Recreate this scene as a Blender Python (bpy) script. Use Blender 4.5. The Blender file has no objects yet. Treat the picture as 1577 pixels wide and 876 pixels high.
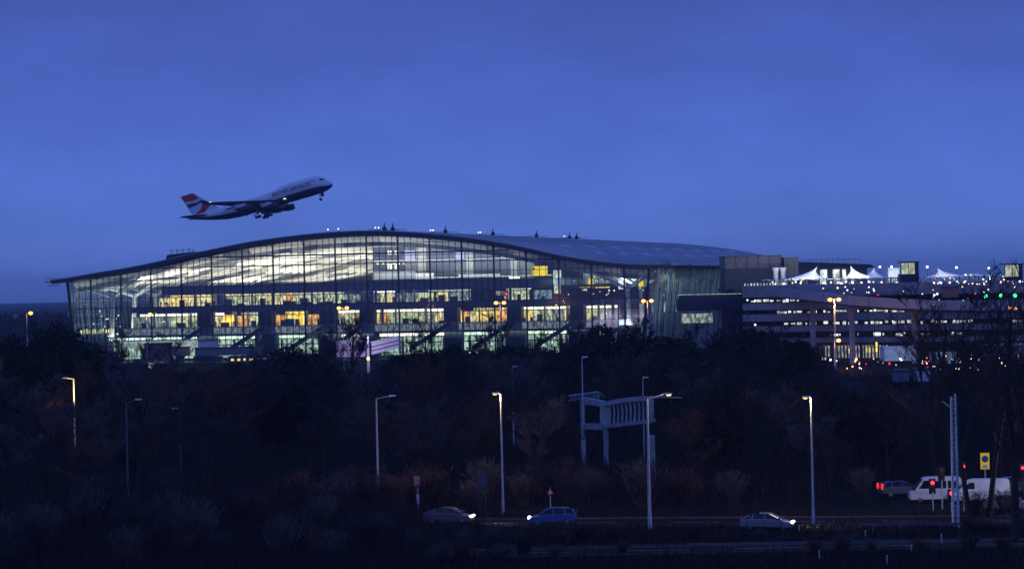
import bpy, bmesh, math, random
from mathutils import Vector, Matrix
R = math.radians
random.seed(7)
sc = bpy.context.scene
col = sc.collection

# ------------------------------------------------------------------ camera
F = 4700.0; CAMH = 20.5; ROLL = R(1.2); HOR = 5.0
cam_d = bpy.data.cameras.new('camera'); cam = bpy.data.objects.new('camera', cam_d); col.objects.link(cam)
cam_d.lens = 36.0*F/1577.0; cam_d.sensor_width = 36.0
cam_d.clip_start = 1.0; cam_d.clip_end = 30000.0
cam.location = (0, 0, CAMH)
cam.rotation_euler = (Matrix.Rotation(R(90)+math.atan(HOR/F), 3, 'X') @ Matrix.Rotation(-ROLL, 3, 'Z')).to_euler()
sc.camera = cam

# ------------------------------------------------------------------ world, dusk sky
w = bpy.data.worlds.new("World"); sc.world = w; w.use_nodes = True
nt = w.node_tree; nt.nodes.clear()
SUN_EL, SUN_AZ = R(-1.5), R(200)
out = nt.nodes.new('ShaderNodeOutputWorld')
sky = nt.nodes.new('ShaderNodeTexSky'); sky.sky_type = 'NISHITA'; sky.sun_disc = False
sky.sun_elevation = SUN_EL; sky.sun_rotation = SUN_AZ
bg1 = nt.nodes.new('ShaderNodeBackground'); bg1.inputs[1].default_value = 0.05
nt.links.new(sky.outputs[0], bg1.inputs[0])
tc = nt.nodes.new('ShaderNodeTexCoord'); sep = nt.nodes.new('ShaderNodeSeparateXYZ')
nt.links.new(tc.outputs['Generated'], sep.inputs[0])
ramp = nt.nodes.new('ShaderNodeValToRGB')
cr = ramp.color_ramp
stops = [(0.0, (.004,.006,.02)), (0.495, (.02,.04,.15)), (0.5015, (.100,.180,.58)), (0.507, (.106,.194,.64)), (0.512, (.096,.190,.65)),
         (0.522, (.084,.168,.62)), (0.535, (.060,.128,.52)), (0.548, (.046,.098,.43)), (0.7, (.062,.130,.55)), (1.0, (.06,.125,.54))]
cr.elements[0].position = stops[0][0]; cr.elements[0].color = (*stops[0][1], 1)
cr.elements[1].position = stops[-1][0]; cr.elements[1].color = (*stops[-1][1], 1)
for p, c in stops[1:-1]:
    e = cr.elements.new(p); e.color = (*c, 1)
mz = nt.nodes.new('ShaderNodeMath'); mz.operation = 'MULTIPLY_ADD'; mz.inputs[1].default_value = .5; mz.inputs[2].default_value = .5
nt.links.new(sep.outputs['Z'], mz.inputs[0]); nt.links.new(mz.outputs[0], ramp.inputs[0])
# thin high cloud, very soft
mp = nt.nodes.new('ShaderNodeMapping'); mp.inputs['Scale'].default_value = (5, 5, 14)
nz = nt.nodes.new('ShaderNodeTexNoise'); nz.inputs['Scale'].default_value = 3.4; nz.inputs['Detail'].default_value = 8; nz.inputs['Roughness'].default_value = .6
nt.links.new(tc.outputs['Generated'], mp.inputs[0]); nt.links.new(mp.outputs[0], nz.inputs[0])
mr = nt.nodes.new('ShaderNodeMapRange'); mr.inputs[1].default_value = .3; mr.inputs[2].default_value = .7
mr.inputs[3].default_value = .91; mr.inputs[4].default_value = 1.09
nt.links.new(nz.outputs[0], mr.inputs[0])
bg2 = nt.nodes.new('ShaderNodeBackground'); nt.links.new(ramp.outputs[0], bg2.inputs[0]); nt.links.new(mr.outputs[0], bg2.inputs[1])
add = nt.nodes.new('ShaderNodeAddShader'); nt.links.new(bg1.outputs[0], add.inputs[0]); nt.links.new(bg2.outputs[0], add.inputs[1])
nt.links.new(add.outputs[0], out.inputs[0])

sc.view_settings.view_transform = 'Standard'; sc.view_settings.look = 'None'
sc.view_settings.exposure = 0.0; sc.view_settings.gamma = 1.0
sc.cycles.use_denoising = True
sc.cycles.sample_clamp_indirect = 3.0
sc.cycles.max_bounces = 8; sc.cycles.diffuse_bounces = 3; sc.cycles.transparent_max_bounces = 16
sc.cycles.volume_bounces = 0
sc.cycles.caustics_reflective = False; sc.cycles.caustics_refractive = False

# ------------------------------------------------------------------ pixel -> world helpers (real places on the ground / at a depth)
cR, sR = math.cos(ROLL), math.sin(ROLL)
def unroll(u, v):
    x, y = u-788.5, v-438.0
    return x*cR-y*sR, x*sR+y*cR-HOR
def P(u, v, Y):
    x, y = unroll(u, v)
    return Vector((x/F*Y, Y, CAMH-y/F*Y))
def G(u, v):
    x, y = unroll(u, v)
    Y = CAMH*F/y
    return Vector((x/F*Y, Y, 0))
def GY(u, Y, v=600):
    x, y = unroll(u, v)
    return Vector((x/F*Y, Y, 0))

# ------------------------------------------------------------------ materials
M = {}
def mat(name, c, rough=.7, metal=0.0, var=.15, scale=1.0, emit=None, es=1.0, spec=None, bump=0):
    m = bpy.data.materials.new(name); m.use_nodes = True
    n = m.node_tree; b = n.nodes['Principled BSDF']
    b.inputs['Roughness'].default_value = rough; b.inputs['Metallic'].default_value = metal
    if spec is not None: b.inputs['Specular IOR Level'].default_value = spec
    t = n.nodes.new('ShaderNodeTexCoord'); z = n.nodes.new('ShaderNodeTexNoise')
    z.inputs['Scale'].default_value = scale; z.inputs['Detail'].default_value = 5
    n.links.new(t.outputs['Object'], z.inputs[0])
    r = n.nodes.new('ShaderNodeValToRGB')
    r.color_ramp.elements[0].position = .3; r.color_ramp.elements[1].position = .7
    r.color_ramp.elements[0].color = (*[x*(1-var) for x in c], 1); r.color_ramp.elements[1].color = (*[min(1, x*(1+var)) for x in c], 1)
    n.links.new(z.outputs[0], r.inputs[0]); n.links.new(r.outputs[0], b.inputs['Base Color'])
    if bump:
        bp = n.nodes.new('ShaderNodeBump'); bp.inputs['Strength'].default_value = bump
        n.links.new(z.outputs[0], bp.inputs['Height']); n.links.new(bp.outputs[0], b.inputs['Normal'])
    if emit:
        b.inputs['Emission Color'].default_value = (*emit, 1); b.inputs['Emission Strength'].default_value = es
    M[name] = m
    return m
def glow(name, c, s, sample=False, var=0.0, scale=1.5):
    m = bpy.data.materials.new(name); m.use_nodes = True
    n = m.node_tree; n.nodes.clear()
    e = n.nodes.new('ShaderNodeEmission'); o = n.nodes.new('ShaderNodeOutputMaterial')
    e.inputs[0].default_value = (*c, 1); e.inputs[1].default_value = s
    if var:
        t = n.nodes.new('ShaderNodeTexCoord'); z = n.nodes.new('ShaderNodeTexNoise'); z.inputs['Scale'].default_value = scale; z.inputs['Detail'].default_value = 6
        mp = n.nodes.new('ShaderNodeMapping'); mp.inputs['Scale'].default_value = (1.0, 1, .45)
        n.links.new(t.outputs['Object'], mp.inputs[0]); n.links.new(mp.outputs[0], z.inputs[0])
        r = n.nodes.new('ShaderNodeMapRange'); r.inputs[1].default_value = .40; r.inputs[2].default_value = .62
        r.inputs[3].default_value = s*(1-var); r.inputs[4].default_value = s*(1+var)
        n.links.new(z.outputs[0], r.inputs[0]); n.links.new(r.outputs[0], e.inputs[1])
    n.links.new(e.outputs[0], o.inputs[0])
    if not sample: m.cycles.emission_sampling = 'NONE'
    M[name] = m
    return m
def glass(name, tint=(.8,.88,.9), gloss=.18):
    m = bpy.data.materials.new(name); m.use_nodes = True
    n = m.node_tree; n.nodes.clear()
    o = n.nodes.new('ShaderNodeOutputMaterial'); mx = n.nodes.new('ShaderNodeMixShader')
    t = n.nodes.new('ShaderNodeBsdfTransparent'); t.inputs[0].default_value = (*tint, 1)
    g = n.nodes.new('ShaderNodeBsdfGlossy'); g.inputs['Roughness'].default_value = .08
    mx.inputs[0].default_value = gloss
    n.links.new(t.outputs[0], mx.inputs[1]); n.links.new(g.outputs[0], mx.inputs[2]); n.links.new(mx.outputs[0], o.inputs[0])
    M[name] = m
    return m

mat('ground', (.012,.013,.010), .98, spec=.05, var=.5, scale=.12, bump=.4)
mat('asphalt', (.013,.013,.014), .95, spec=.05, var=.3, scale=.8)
mat('kerb', (.10,.10,.10), .9)
mat('paint', (.35,.35,.34), .7, scale=5)
mat('bark', (.028,.022,.02), .95, var=.35, scale=2)
mat('twig', (.050,.034,.034), .95, var=.4, scale=.6)
mat('twig_red', (.12,.048,.036), .95, var=.4, scale=.6)
mat('twig_pale', (.105,.085,.080), .95, var=.4, scale=.6)
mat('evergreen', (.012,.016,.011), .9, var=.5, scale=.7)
mat('scrub', (.024,.018,.014), .95, var=.9, scale=1.3)
mat('roof_metal', (.50,.52,.56), .45, metal=.25, var=.12, scale=.15)
mat('roof_edge', (.07,.08,.10), .6, metal=.3)
mat('rooflight', (.52,.56,.6), .4)
mat('ceiling', (.72,.72,.68), .7, var=.06)
mat('ceiling_unlit', (.14,.15,.17), .8)  # darker ceiling copies, painting the gaps between uplit patches
mat('ceiling_half_lit', (.40,.40,.38), .8)
mat('steel_dark', (.045,.055,.075), .6, metal=.2)
mat('steel_mullion', (.07,.085,.12), .55, metal=.2)
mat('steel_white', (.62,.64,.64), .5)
mat('slab', (.32,.34,.36), .8)
mat('slab_dark', (.10,.12,.16), .8)
mat('core', (.035,.045,.075), .8)
mat('floor_pale', (.5,.5,.48), .5)
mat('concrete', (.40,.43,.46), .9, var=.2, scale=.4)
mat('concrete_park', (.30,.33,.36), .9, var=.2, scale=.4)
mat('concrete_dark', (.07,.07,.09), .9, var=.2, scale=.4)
mat('cladding_dark', (.05,.06,.08), .6, var=.2)
mat('cladding_grey', (.20,.21,.24), .7)
mat('block_upper', (.10,.11,.14), .7)
mat('white_panel', (.7,.7,.72), .6)
mat('tent', (.82,.82,.84), .8, var=.04)
mat('galv', (.55,.57,.60), .55, metal=.1, var=.2, scale=3)
mat('galv_dark', (.12,.13,.14), .6)
mat('galv_gantry', (.36,.40,.41), .6, var=.35, scale=1.2)
mat('galv_white', (.66,.68,.70), .6, var=.2, scale=3)
mat('rubber', (.02,.02,.02), .85)
mat('rim', (.3,.3,.32), .35, metal=.8)
mat('car_dark', (.16,.13,.17), .28, metal=.3, spec=.8)
mat('car_blue', (.10,.16,.42), .25, metal=.4, spec=.8)
mat('car_silver', (.30,.30,.35), .28, metal=.5)
mat('car_white', (.75,.75,.76), .35)
mat('car_red', (.35,.03,.03), .3)
mat('car_glass', (.01,.012,.015), .12, spec=.4)
mat('plane_white', (.92,.92,.93), .4, var=.04)
mat('plane_blue', (.008,.012,.07), .35, var=.1)
mat('plane_wing', (.09,.10,.13), .45, metal=.2)
mat('plane_red', (.80,.02,.03), .45, var=.05)
mat('text_navy', (.01,.015,.10), .5)
mat('text_white', (.75,.75,.75), .5)
mat('sign_red', (.45,.03,.03), .5)
mat('sign_pink', (.60,.32,.28), .6)
mat('sign_blue', (.03,.06,.4), .5)
mat('people_dark', (.03,.035,.05), .9)
mat('brown_wall', (.30,.17,.16), .9)
glass('facade_glass', (.90,.95,.96), .16)
glass('flank_glass', (.62,.74,.76), .22)
glow('lamp_warm', (1,.60,.16), 1.9)
glow('lamp_orange', (1,.46,.10), 4.0)
glow('lamp_white', (1,.96,.9), 3)
glow('lamp_soft', (1,.93,.72), 1.3)
glow('lamp_cold', (.8,.9,1), 3)
glow('fascia_white', (1,.95,.74), 2.4, var=.4)
glow('fascia_green', (.74,1,.70), 1.7, var=.35)
glow('fascia_dim', (.8,.85,.66), .8, var=.4)
glow('shop_cream', (.98,.84,.40), .85, var=.65)
glow('shop_yellow', (1,.74,.20), 1.2, var=.5)
glow('shop_orange', (1,.48,.12), 1.05, var=.6)
glow('shop_amber', (1,.6,.08), 1.7, var=.5)
glow('shop_green', (.72,.80,.42), .72, var=.7)
glow('shop_grey', (.55,.65,.6), .42, var=.7)
glow('shop_red', (1,.12,.15), .4, var=.4)
glow('shop_cyan', (.5,.8,.95), .32, var=.5)
glow('ground_green', (.62,.9,.68), .62, var=.75, scale=.9)
glow('screen', (.62,.66,1), 1.15)
glow('sign_yellow', (1,.72,.01), 1.1, var=.12, scale=.4)
glow('sign_yellow_lit', (1,.72,.03), .4)
glow('sign_white', (.85,.9,1), 1.3)
glow('head_white', (1,.95,.85), 14)
glow('tail_red', (1,.03,.03), 1.6)
mat('tail_dim', (.4,.03,.03), .4)
glow('signal_red', (1,.02,.03), 6)
glow('signal_green', (.05,1,.25), 5)
glow('box_window', (.78,.86,.62), .55, var=.4)
glow('deck_window', (.85,.9,.9), .8, var=.7, scale=.5)
glow('deck_yellow', (1,.7,.15), 1.6, var=.3)
glow('canopy_glow', (.6,.82,.78), .42, var=.4)

# ------------------------------------------------------------------ mesh builder
class MB:
    def __init__(s): s.v = []; s.f = []; s.mi = []; s.cur = 0
    def poly(s, pts):
        n = len(s.v); s.v += [tuple(p) for p in pts]; s.f.append(tuple(range(n, n+len(pts)))); s.mi.append(s.cur); return s
    def hexa(s, p):   # 8 points: bottom 4, top 4
        n = len(s.v); s.v += [tuple(q) for q in p]
        for a in ((3,2,1,0), (4,5,6,7), (0,1,5,4), (1,2,6,5), (2,3,7,6), (3,0,4,7)):
            s.f.append(tuple(n+i for i in a)); s.mi.append(s.cur)
        return s
    def box(s, x0, x1, y0, y1, z0, z1):
        return s.hexa([(x0,y0,z0),(x1,y0,z0),(x1,y1,z0),(x0,y1,z0),(x0,y0,z1),(x1,y0,z1),(x1,y1,z1),(x0,y1,z1)])
    def bar(s, p, q, r0, r1=None, n=6, cap=True):
        p = Vector(p); q = Vector(q); r1 = r0 if r1 is None else r1
        d = (q-p)
        if d.length < 1e-6: return s
        d.normalize(); a = d.orthogonal().normalized(); b = d.cross(a)
        k = len(s.v)
        for c, r in ((p, r0), (q, r1)):
            for i in range(n):
                t = 2*math.pi*i/n; s.v.append(tuple(c+a*(r*math.cos(t))+b*(r*math.sin(t))))
        for i in range(n):
            j = (i+1) % n; s.f.append((k+i, k+j, k+n+j, k+n+i)); s.mi.append(s.cur)
        if cap:
            s.f.append(tuple(k+i for i in reversed(range(n)))); s.mi.append(s.cur)
            s.f.append(tuple(k+n+i for i in range(n))); s.mi.append(s.cur)
        return s
    def rbar(s, p, q, w, h, up=(0,0,1)):   # rectangular bar
        p = Vector(p); q = Vector(q); d = (q-p).normalized(); u = Vector(up)
        a = d.cross(u)
        if a.length < 1e-4: a = Vector((1,0,0))
        a.normalize(); b = a.cross(d)
        c = [a*(i*w/2)+b*(j*h/2) for i, j in ((-1,-1),(1,-1),(1,1),(-1,1))]
        return s.hexa([p+x for x in c]+[q+x for x in c])
    def loft(s, rings, cap=True, mis=None):
        n = len(rings[0]); k = len(s.v)
        for r in rings: s.v += [tuple(p) for p in r]
        for i in range(len(rings)-1):
            for j in range(n):
                jj = (j+1) % n
                s.f.append((k+i*n+j, k+i*n+jj, k+(i+1)*n+jj, k+(i+1)*n+j)); s.mi.append(mis[j] if mis else s.cur)
        if cap:
            s.f.append(tuple(k+j for j in reversed(range(n)))); s.mi.append(s.cur)
            s.f.append(tuple(k+(len(rings)-1)*n+j for j in range(n))); s.mi.append(s.cur)
        return s
    def ball(s, c, rx, ry=None, rz=None, n=8, m=5):
        ry = ry or rx; rz = rz or rx
        rings = []
        for i in range(m+1):
            a = math.pi*(i/m)*.98+.03
            rings.append([(c[0]+rx*math.sin(a)*math.cos(2*math.pi*j/n), c[1]+ry*math.sin(a)*math.sin(2*math.pi*j/n), c[2]-rz*math.cos(a)) for j in range(n)])
        return s.loft(rings)
    def mesh(s, name, mats, smooth=False):
        me = bpy.data.meshes.new(name); me.from_pydata(s.v, [], s.f)
        if not isinstance(mats, (list, tuple)): mats = [mats]
        for m in mats: me.materials.append(M[m] if isinstance(m, str) else m)
        if len(mats) > 1: me.polygons.foreach_set('material_index', s.mi)
        if smooth: me.polygons.foreach_set('use_smooth', [True]*len(me.polygons))
        me.update()
        return me
    def build(s, name, mats, parent=None, smooth=False):
        o = bpy.data.objects.new(name, s.mesh(name, mats, smooth)); col.objects.link(o)
        if parent: o.parent = parent
        return o
def tag(o, label, cat, group=None):
    o['label'] = label; o['category'] = cat
    if group: o['group'] = group
    return o
def thing(name, label, cat, loc=(0,0,0), rz=0, group=None, scale=1):
    o = bpy.data.objects.new(name, None); col.objects.link(o); o.empty_display_size = .5
    o.location = loc; o.rotation_euler = (0, 0, rz)
    if scale != 1: o.scale = (scale,)*3 if not isinstance(scale, tuple) else scale
    return tag(o, label, cat, group)
def struct(o): o['kind'] = 'structure'; return o
def stuff(o, label=None, cat=None):
    o['kind'] = 'stuff'
    if label: o['label'] = label; o['category'] = cat
    return o
def inst(name, me, parent):
    o = bpy.data.objects.new(name, me); col.objects.link(o); o.parent = parent; return o
def light(kind, loc, energy, color, size=.3, parent=None, rot=None, sy=None, spot=None, name='light_source'):
    d = bpy.data.lights.new(name, kind); d.energy = energy; d.color = color
    if kind == 'AREA':
        d.shape = 'RECTANGLE'; d.size = size; d.size_y = sy or size
    else: d.shadow_soft_size = size
    if spot: d.spot_size = spot; d.spot_blend = .6
    o = bpy.data.objects.new(name, d); col.objects.link(o); o.location = loc
    if rot: o.rotation_euler = rot
    if parent: o.parent = parent
    return o

# faint last skylight direction (the sun is already down)
sd = bpy.data.lights.new('sun', 'SUN'); sd.energy = .012; sd.angle = R(20); sd.color = (.7,.75,1)
so = bpy.data.objects.new('sun', sd); col.objects.link(so); so.rotation_euler = (R(60), 0, R(-25))

# ------------------------------------------------------------------ ground, roads
g = MB()
g.poly([(-9000,-300,0),(9000,-300,0),(9000,12000,0),(-9000,12000,0)])
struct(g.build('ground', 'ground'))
def strip(pts, wid, z, name, m):
    b = MB(); L = []; Rr = []
    for i, p in enumerate(pts):
        a = Vector(pts[max(0, i-1)]); c = Vector(pts[min(len(pts)-1, i+1)])
        d = (c-a); d.z = 0; d.normalize(); nrm = Vector((-d.y, d.x, 0))
        L.append(Vector(p)+nrm*wid/2+Vector((0,0,z))); Rr.append(Vector(p)-nrm*wid/2+Vector((0,0,z)))
    for i in range(len(pts)-1): b.poly([L[i], Rr[i], Rr[i+1], L[i+1]])
    return b
road1 = [(-120,283,0), (-60,276,0), (-20,270,0), (20,262,0), (60,254,0), (120,246,0)]
struct(strip(road1, 8.5, .004, 'road', 0).build('road', 'asphalt'))
road2 = [(-10,236,0), (20,236,0), (60,234,0), (120,231,0)]
struct(strip(road2, 7.5, .006, 'road', 0).build('road', 'asphalt'))
junction = [(28,292,0), (60,284,0), (110,276,0)]
struct(strip(junction, 11, .008, 'road', 0).build('road', 'asphalt'))
apron = [(-220,800,0), (0,800,0), (150,700,0), (320,660,0)]
struct(strip(apron, 60, .004, 'road', 0).build('road', 'asphalt'))
mk = MB()
def along(pts, d0):
    acc = 0
    for i in range(len(pts)-1):
        a, b = Vector(pts[i]), Vector(pts[i+1]); l = (b-a).length
        if acc+l > d0:
            return a+(b-a)*((d0-acc)/l), (b-a).normalized()
        acc += l
    return Vector(pts[-1]), Vector((1,0,0))
def dash(b, pts, off, d0, d1, wid=.15, z=.01):
    p, t = along(pts, d0); q, t2 = along(pts, d1); n1 = Vector((-t.y, t.x, 0)); n2 = Vector((-t2.y, t2.x, 0))
    b.poly([p+n1*(off-wid/2)+Vector((0,0,z)), q+n2*(off-wid/2)+Vector((0,0,z)), q+n2*(off+wid/2)+Vector((0,0,z)), p+n1*(off+wid/2)+Vector((0,0,z))])
for k in range(0, 240, 9): dash(mk, road1, 0, k, k+4)
for k in range(0, 240, 6):
    dash(mk, road1, -3.9, k, k+6, .2)
for k in range(0, 130, 9): dash(mk, road2, 0, k, k+5)
for k in range(0, 130, 10): dash(mk, road2, 3.4, k, k+10, .2); dash(mk, road2, -3.4, k, k+7, .2)
struct(mk.build('road_markings', 'paint'))
kb = MB()
for pts, off in ((road1, 4.35), (road1, -4.35), (road2, 3.85), (road2, -3.85)):
    tot = 235 if pts is road1 else 128
    for k in range(0, tot, 8):
        p, t = along(pts, k); q, t2 = along(pts, k+8)
        n1 = Vector((-t.y, t.x, 0)); n2 = Vector((-t2.y, t2.x, 0))
        kb.rbar(p+n1*off+Vector((0,0,.06)), q+n2*off+Vector((0,0,.06)), .18, .14)
struct(kb.build('kerb', 'kerb'))
# pale footpath at the far left
pth = [G(-60,812), G(60,818), G(125,820)]
struct(strip(pth, 1.8, .012, 'path', 0).build('path', 'kerb'))

# ------------------------------------------------------------------ terminal
PHI = math.atan(1212/F)
W = 180.0; TL = 396.0
CR = Vector((39.7, 880, 0)); aX = Vector((math.cos(PHI), -math.sin(PHI), 0)); bX = Vector((math.sin(PHI), math.cos(PHI), 0))
CL = CR-aX*W
def loc(s, t, z=0): return CL+aX*s+bX*t+Vector((0,0,z))
def s_of(u, v, t=0):
    x, y = unroll(u, v); k = x/F; B = CL+bX*t
    # (B.x+aX.x s) = k (B.y + aX.y s)
    s = (k*B.y-B.x)/(aX.x-k*aX.y)
    Y = B.y+aX.y*s
    return s, CAMH-y/F*Y
prof = [(103,430),(142,422),(190,415),(237,406),(285,394),(333,384),(381,374),(429,367),(476,361.3),(524,357.5),(573,355.8),(621,357.2),(668,361),(717,366),(766,373),(814,382.5),(863,394),(913,402),(963,407),(1001,408)]
pz = [s_of(u, v, -1.5) for u, v in prof]
def ztop(s):
    if s <= pz[0][0]: return pz[0][1]+.06*(s-pz[0][0])
    if s >= pz[-1][0]: return pz[-1][1]
    for (a, za), (b, zb) in zip(pz, pz[1:]):
        if s <= b: return za+(zb-za)*(s-a)/(b-a)
# smooth table
def zt(s): return sum(ztop(s+d) for d in (-5,-2.5,0,2.5,5))/5
TH = 1.3
term = thing('airport_terminal', 'vast glass-fronted terminal with long curved wave roof and floodlit floors', 'terminal', CL, -PHI)
rs = [-4+188*i/60 for i in range(61)]
b = MB()
rings = []
for t in (-2.5, TL):
    top = [(s, t, zt(s)) for s in rs]; bot = [(s, t, zt(s)-.5) for s in reversed(rs)]
    rings.append(top+bot)
b.loft(rings)
b.build('roof', 'roof_metal', term)
# roof seams along the arch
b = MB()
for k in range(0, 67):
    t = -2+k*6; h = .12 if k % 3 else .3; wd = .25 if k % 3 else .8
    for s0, s1 in zip(rs, rs[1:]):
        b.rbar((s0, t, zt(s0)+h/2), (s1, t, zt(s1)+h/2), wd, h)
b.build('roof_seams', 'roof_metal', term)
# edge fascia on gable and both eaves
b = MB()
for s0, s1 in zip(rs, rs[1:]):
    b.rbar((s0, -2.8, zt(s0)-.55), (s1, -2.8, zt(s1)-.55), .5, 1.15)
b.rbar((-4.2,-2.8,zt(-4)-.3), (-4.2,TL,zt(-4)-.3), .6, .8); b.rbar((184.2,-2.8,zt(184)-.3), (184.2,TL,zt(184)-.3), .6, .8)
b.build('fascia', 'roof_edge', term)
# walkway rail out at the left eave
b = MB()
b.rbar((-6.5,-2,zt(-4)-.6), (-3.5,-2,zt(-4)-.6), 1.2, .25); b.rbar((-5.5,-2,zt(-4)-1.6), (-2,-2,zt(-4)-1.6), .5, .2)
for x in (-6,-5,-4,-3): b.bar((x,-2,zt(-4)-.6), (x,-2,zt(-4)+.9), .07, n=4)
b.bar((-6.5,-2,zt(-4)+.7),(-3,-2,zt(-4)+.7),.05,n=4)
b.build('eaves_walkway', 'roof_edge', term)
# gutter line: pale metal eave trim on the right flank
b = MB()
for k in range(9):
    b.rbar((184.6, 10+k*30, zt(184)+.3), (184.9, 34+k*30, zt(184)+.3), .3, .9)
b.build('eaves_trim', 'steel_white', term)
# rooflights, two rows
su = s_of(793, 378)[0]
for k in range(10):
    t = 62+k*36
    for ds, dt in ((0, 0), (11, 4)):
        s = su+ds; b = MB()
        b.hexa([(s-1.5,t-3.5,zt(s-1.5)+.1),(s+1.5,t-3.5,zt(s+1.5)+.1),(s+1.5,t+4.5,zt(s+1.5)+.1),(s-1.5,t+4.5,zt(s-1.5)+.1),
                (s-1.2,t-3,zt(s-1.5)+.6),(s+1.2,t-3,zt(s+1.5)+.6),(s+1.2,t+4,zt(s+1.5)+.6),(s-1.2,t+4,zt(s-1.5)+.6)])
        b.build('rooflight', 'rooflight', term)
# ceiling: sawtooth baffles under the roof and deep arch beams
b = MB()
cs = [1+178*i/44 for i in range(45)]
nt_ = 130; dt = (TL-4)/nt_; rc = random.Random(9); cell = [rc.choice((0,0,0,2,2,1)) for _ in range(997)]
rows = []
for i in range(nt_+1):
    t = 1+i*dt; o = 1.5 if i % 2 else 0
    rows.append([(s, t, zt(s)-TH-.2-o) for s in cs])
for r0, r1 in zip(rows, rows[1:]):
    ii = rows.index(r0); lo = rc.randint(0, 9)
    for j in range(44):
        b.cur = cell[((ii//4)*7+(j+(ii//4)*2)//2) % 997]  # lit and unlit tones painted at random per cell
        b.poly([r0[j], r0[j+1], r1[j+1], r1[j]])
b.build('ceiling', ['ceiling','ceiling_unlit','ceiling_half_lit'], term)
b = MB()
for k in range(44):
    t = 6+9*k
    for j, (s0, s1) in enumerate(zip(cs, cs[1:])):
        b.cur = cell[(k*13+j//(1+k%2)) % 997]  # dapple of uplight painted along each beam
        b.rbar((s0, t, zt(s0)-TH-2.2), (s1, t, zt(s1)-TH-2.2), .7, 1.5)
b.build('arch_beams', ['ceiling','ceiling_unlit','ceiling_half_lit'], term)
# glazing on the gable
LEAN = .10
def sL(z): return LEAN*(26-z) if z < 26 else 0
b = MB()
zs0 = 0
gs = [3+174*i/58 for i in range(59)]
for s0, s1 in zip(gs, gs[1:]):
    b.poly([(s0,0,8),(s1,0,8),(s1,0,zt(s1)-.9),(s0,0,zt(s0)-.9)])
    b.poly([(s0,0,0),(s1,0,0),(s1,0,8),(s0,0,8)])
b.poly([(sL(0),0,0),(3,0,0),(3,0,zt(3)-.9),(0,0,zt(0)-.9)])
b.poly([(177,0,0),(W-sL(0),0,0),(W,0,zt(W)-.9),(177,0,zt(177)-.9)])
b.build('gable_glazing', 'facade_glass', term)
# minor grid
S0 = s_of(141, 470)[0]; S1 = s_of(962, 450)[0]; BAY = (S1-S0)/17
b = MB()
k = -3
while True:
    s = S0+BAY*k/5
    if s > 179: break
    if s > .8 and k % 5: b.rbar((s,-.08,0), (s,-.08,zt(s)-1), .17, .12, up=(0,1,0))
    k += 1
z = 2.2
while z < 39:
    ss = [s for s in gs if zt(s)-1.2 > z]
    if ss: b.rbar((max(ss[0], sL(z)), -.1, z), (ss[-1], -.1, z), .12, .15 if int(z*10) % 3 else .3)
    z += 2.93
b.build('gable_window_frame', 'steel_mullion', term)
for k in range(18):
    s = S0+BAY*k; b = MB()
    b.rbar((s,-.35,0), (s,-.35,zt(s)-.9), .42, .45, up=(0,1,0))
    b.bar((s,-.5,zt(s)-2.2), (s,-2.6,zt(s)-.7), .16, n=5)
    b.build('mullion', 'steel_mullion', term)
# horizontal wind truss in the hall (double line)
b = MB()
for z in (30.7, 31.3):
    ss = [s for s in gs if zt(s)-1.5 > z]
    b.rbar((ss[0], .6, z), (ss[-1], .6, z), .35, .2)
b.build('wind_truss', 'steel_mullion', term)
for side, nm in ((0, 'corner_post'), (1, 'corner_post')):
    b = MB(); s0 = sL(0) if side == 0 else W-sL(0); s1 = 0 if side == 0 else W
    b.rbar((s0,-.2,0), (s1,-.2,zt(s1)-1), .7, .7, up=(0,1,0)); b.build(nm, 'steel_dark', term)
# flank walls
for side in (0, 1):
    s0, s1 = (sL(0), 0) if side == 0 else (W-sL(0), W); zE = zt(s1)-1
    b = MB(); b.poly([(s0,.2,0),(s0,TL,0),(s1,TL,zE),(s1,.2,zE)]); b.build('flank_glazing', 'flank_glass', term)
    b = MB(); sg = -.2 if side == 0 else .2
    for k in range(131):
        t = 3+3*k
        b.rbar((s0+sg,t,0), (s1+sg,t,zE), .22, .22, up=(0,1,0))
    for z in range(3, 26, 3):
        f = z/zE; s = s0+(s1-s0)*f+sg; b.rbar((s,.3,z), (s,TL,z), .15, .15)
    b.build('flank_window_frame', 'galv' , term)
    b = MB()
    for k in range(22):
        t = 6+18*k; e = 3.6 if side else -3.6
        b.bar((s0+sg*5, t, 0), (s1+sg*5, t+2.2, zE), .40, n=6); b.bar((s0+sg*5, t+5, 0), (s1+sg*5, t+3.2, zE), .28, n=5); b.bar((s0+sg*5, t+11, 0), (s1+sg*5, t+8.2, zE), .22, n=5)
    b.build('flank_struts', 'steel_white', term)
b = MB(); b.poly([(1,TL-1,0),(179,TL-1,0),(179,TL-1,zt(179)-1),(90,TL-1,zt(90)-1),(1,TL-1,zt(1)-1)]); b.build('rear_wall', 'slab_dark', term)
# floors
def slab(s0, s1, z0, z1, t0, m='slab_dark', deep=150):
    b = MB(); b.box(s0, s1, t0, t0+deep, z0, z1); return b.build('floor_slab', m, term)
slab(16, 170, 8.2, 10.6, 2.2, 'slab'); slab(19, 165, 15.2, 16.8, 2.6, 'slab_dark'); slab(29, 146, 20.5, 23.1, 3.2, 'slab_dark')
b = MB(); b.box(4, 176, 1, TL-2, -.1, .12); b.build('ground_floor', 'slab', term)
# upper level floor further back at the right end (departures)
slab(146.2, 172, 20.2, 21.0, 14, 'slab_dark', 120)
slab(165.2, 173, 15.2, 16.6, 6, 'slab_dark', 120)
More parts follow.
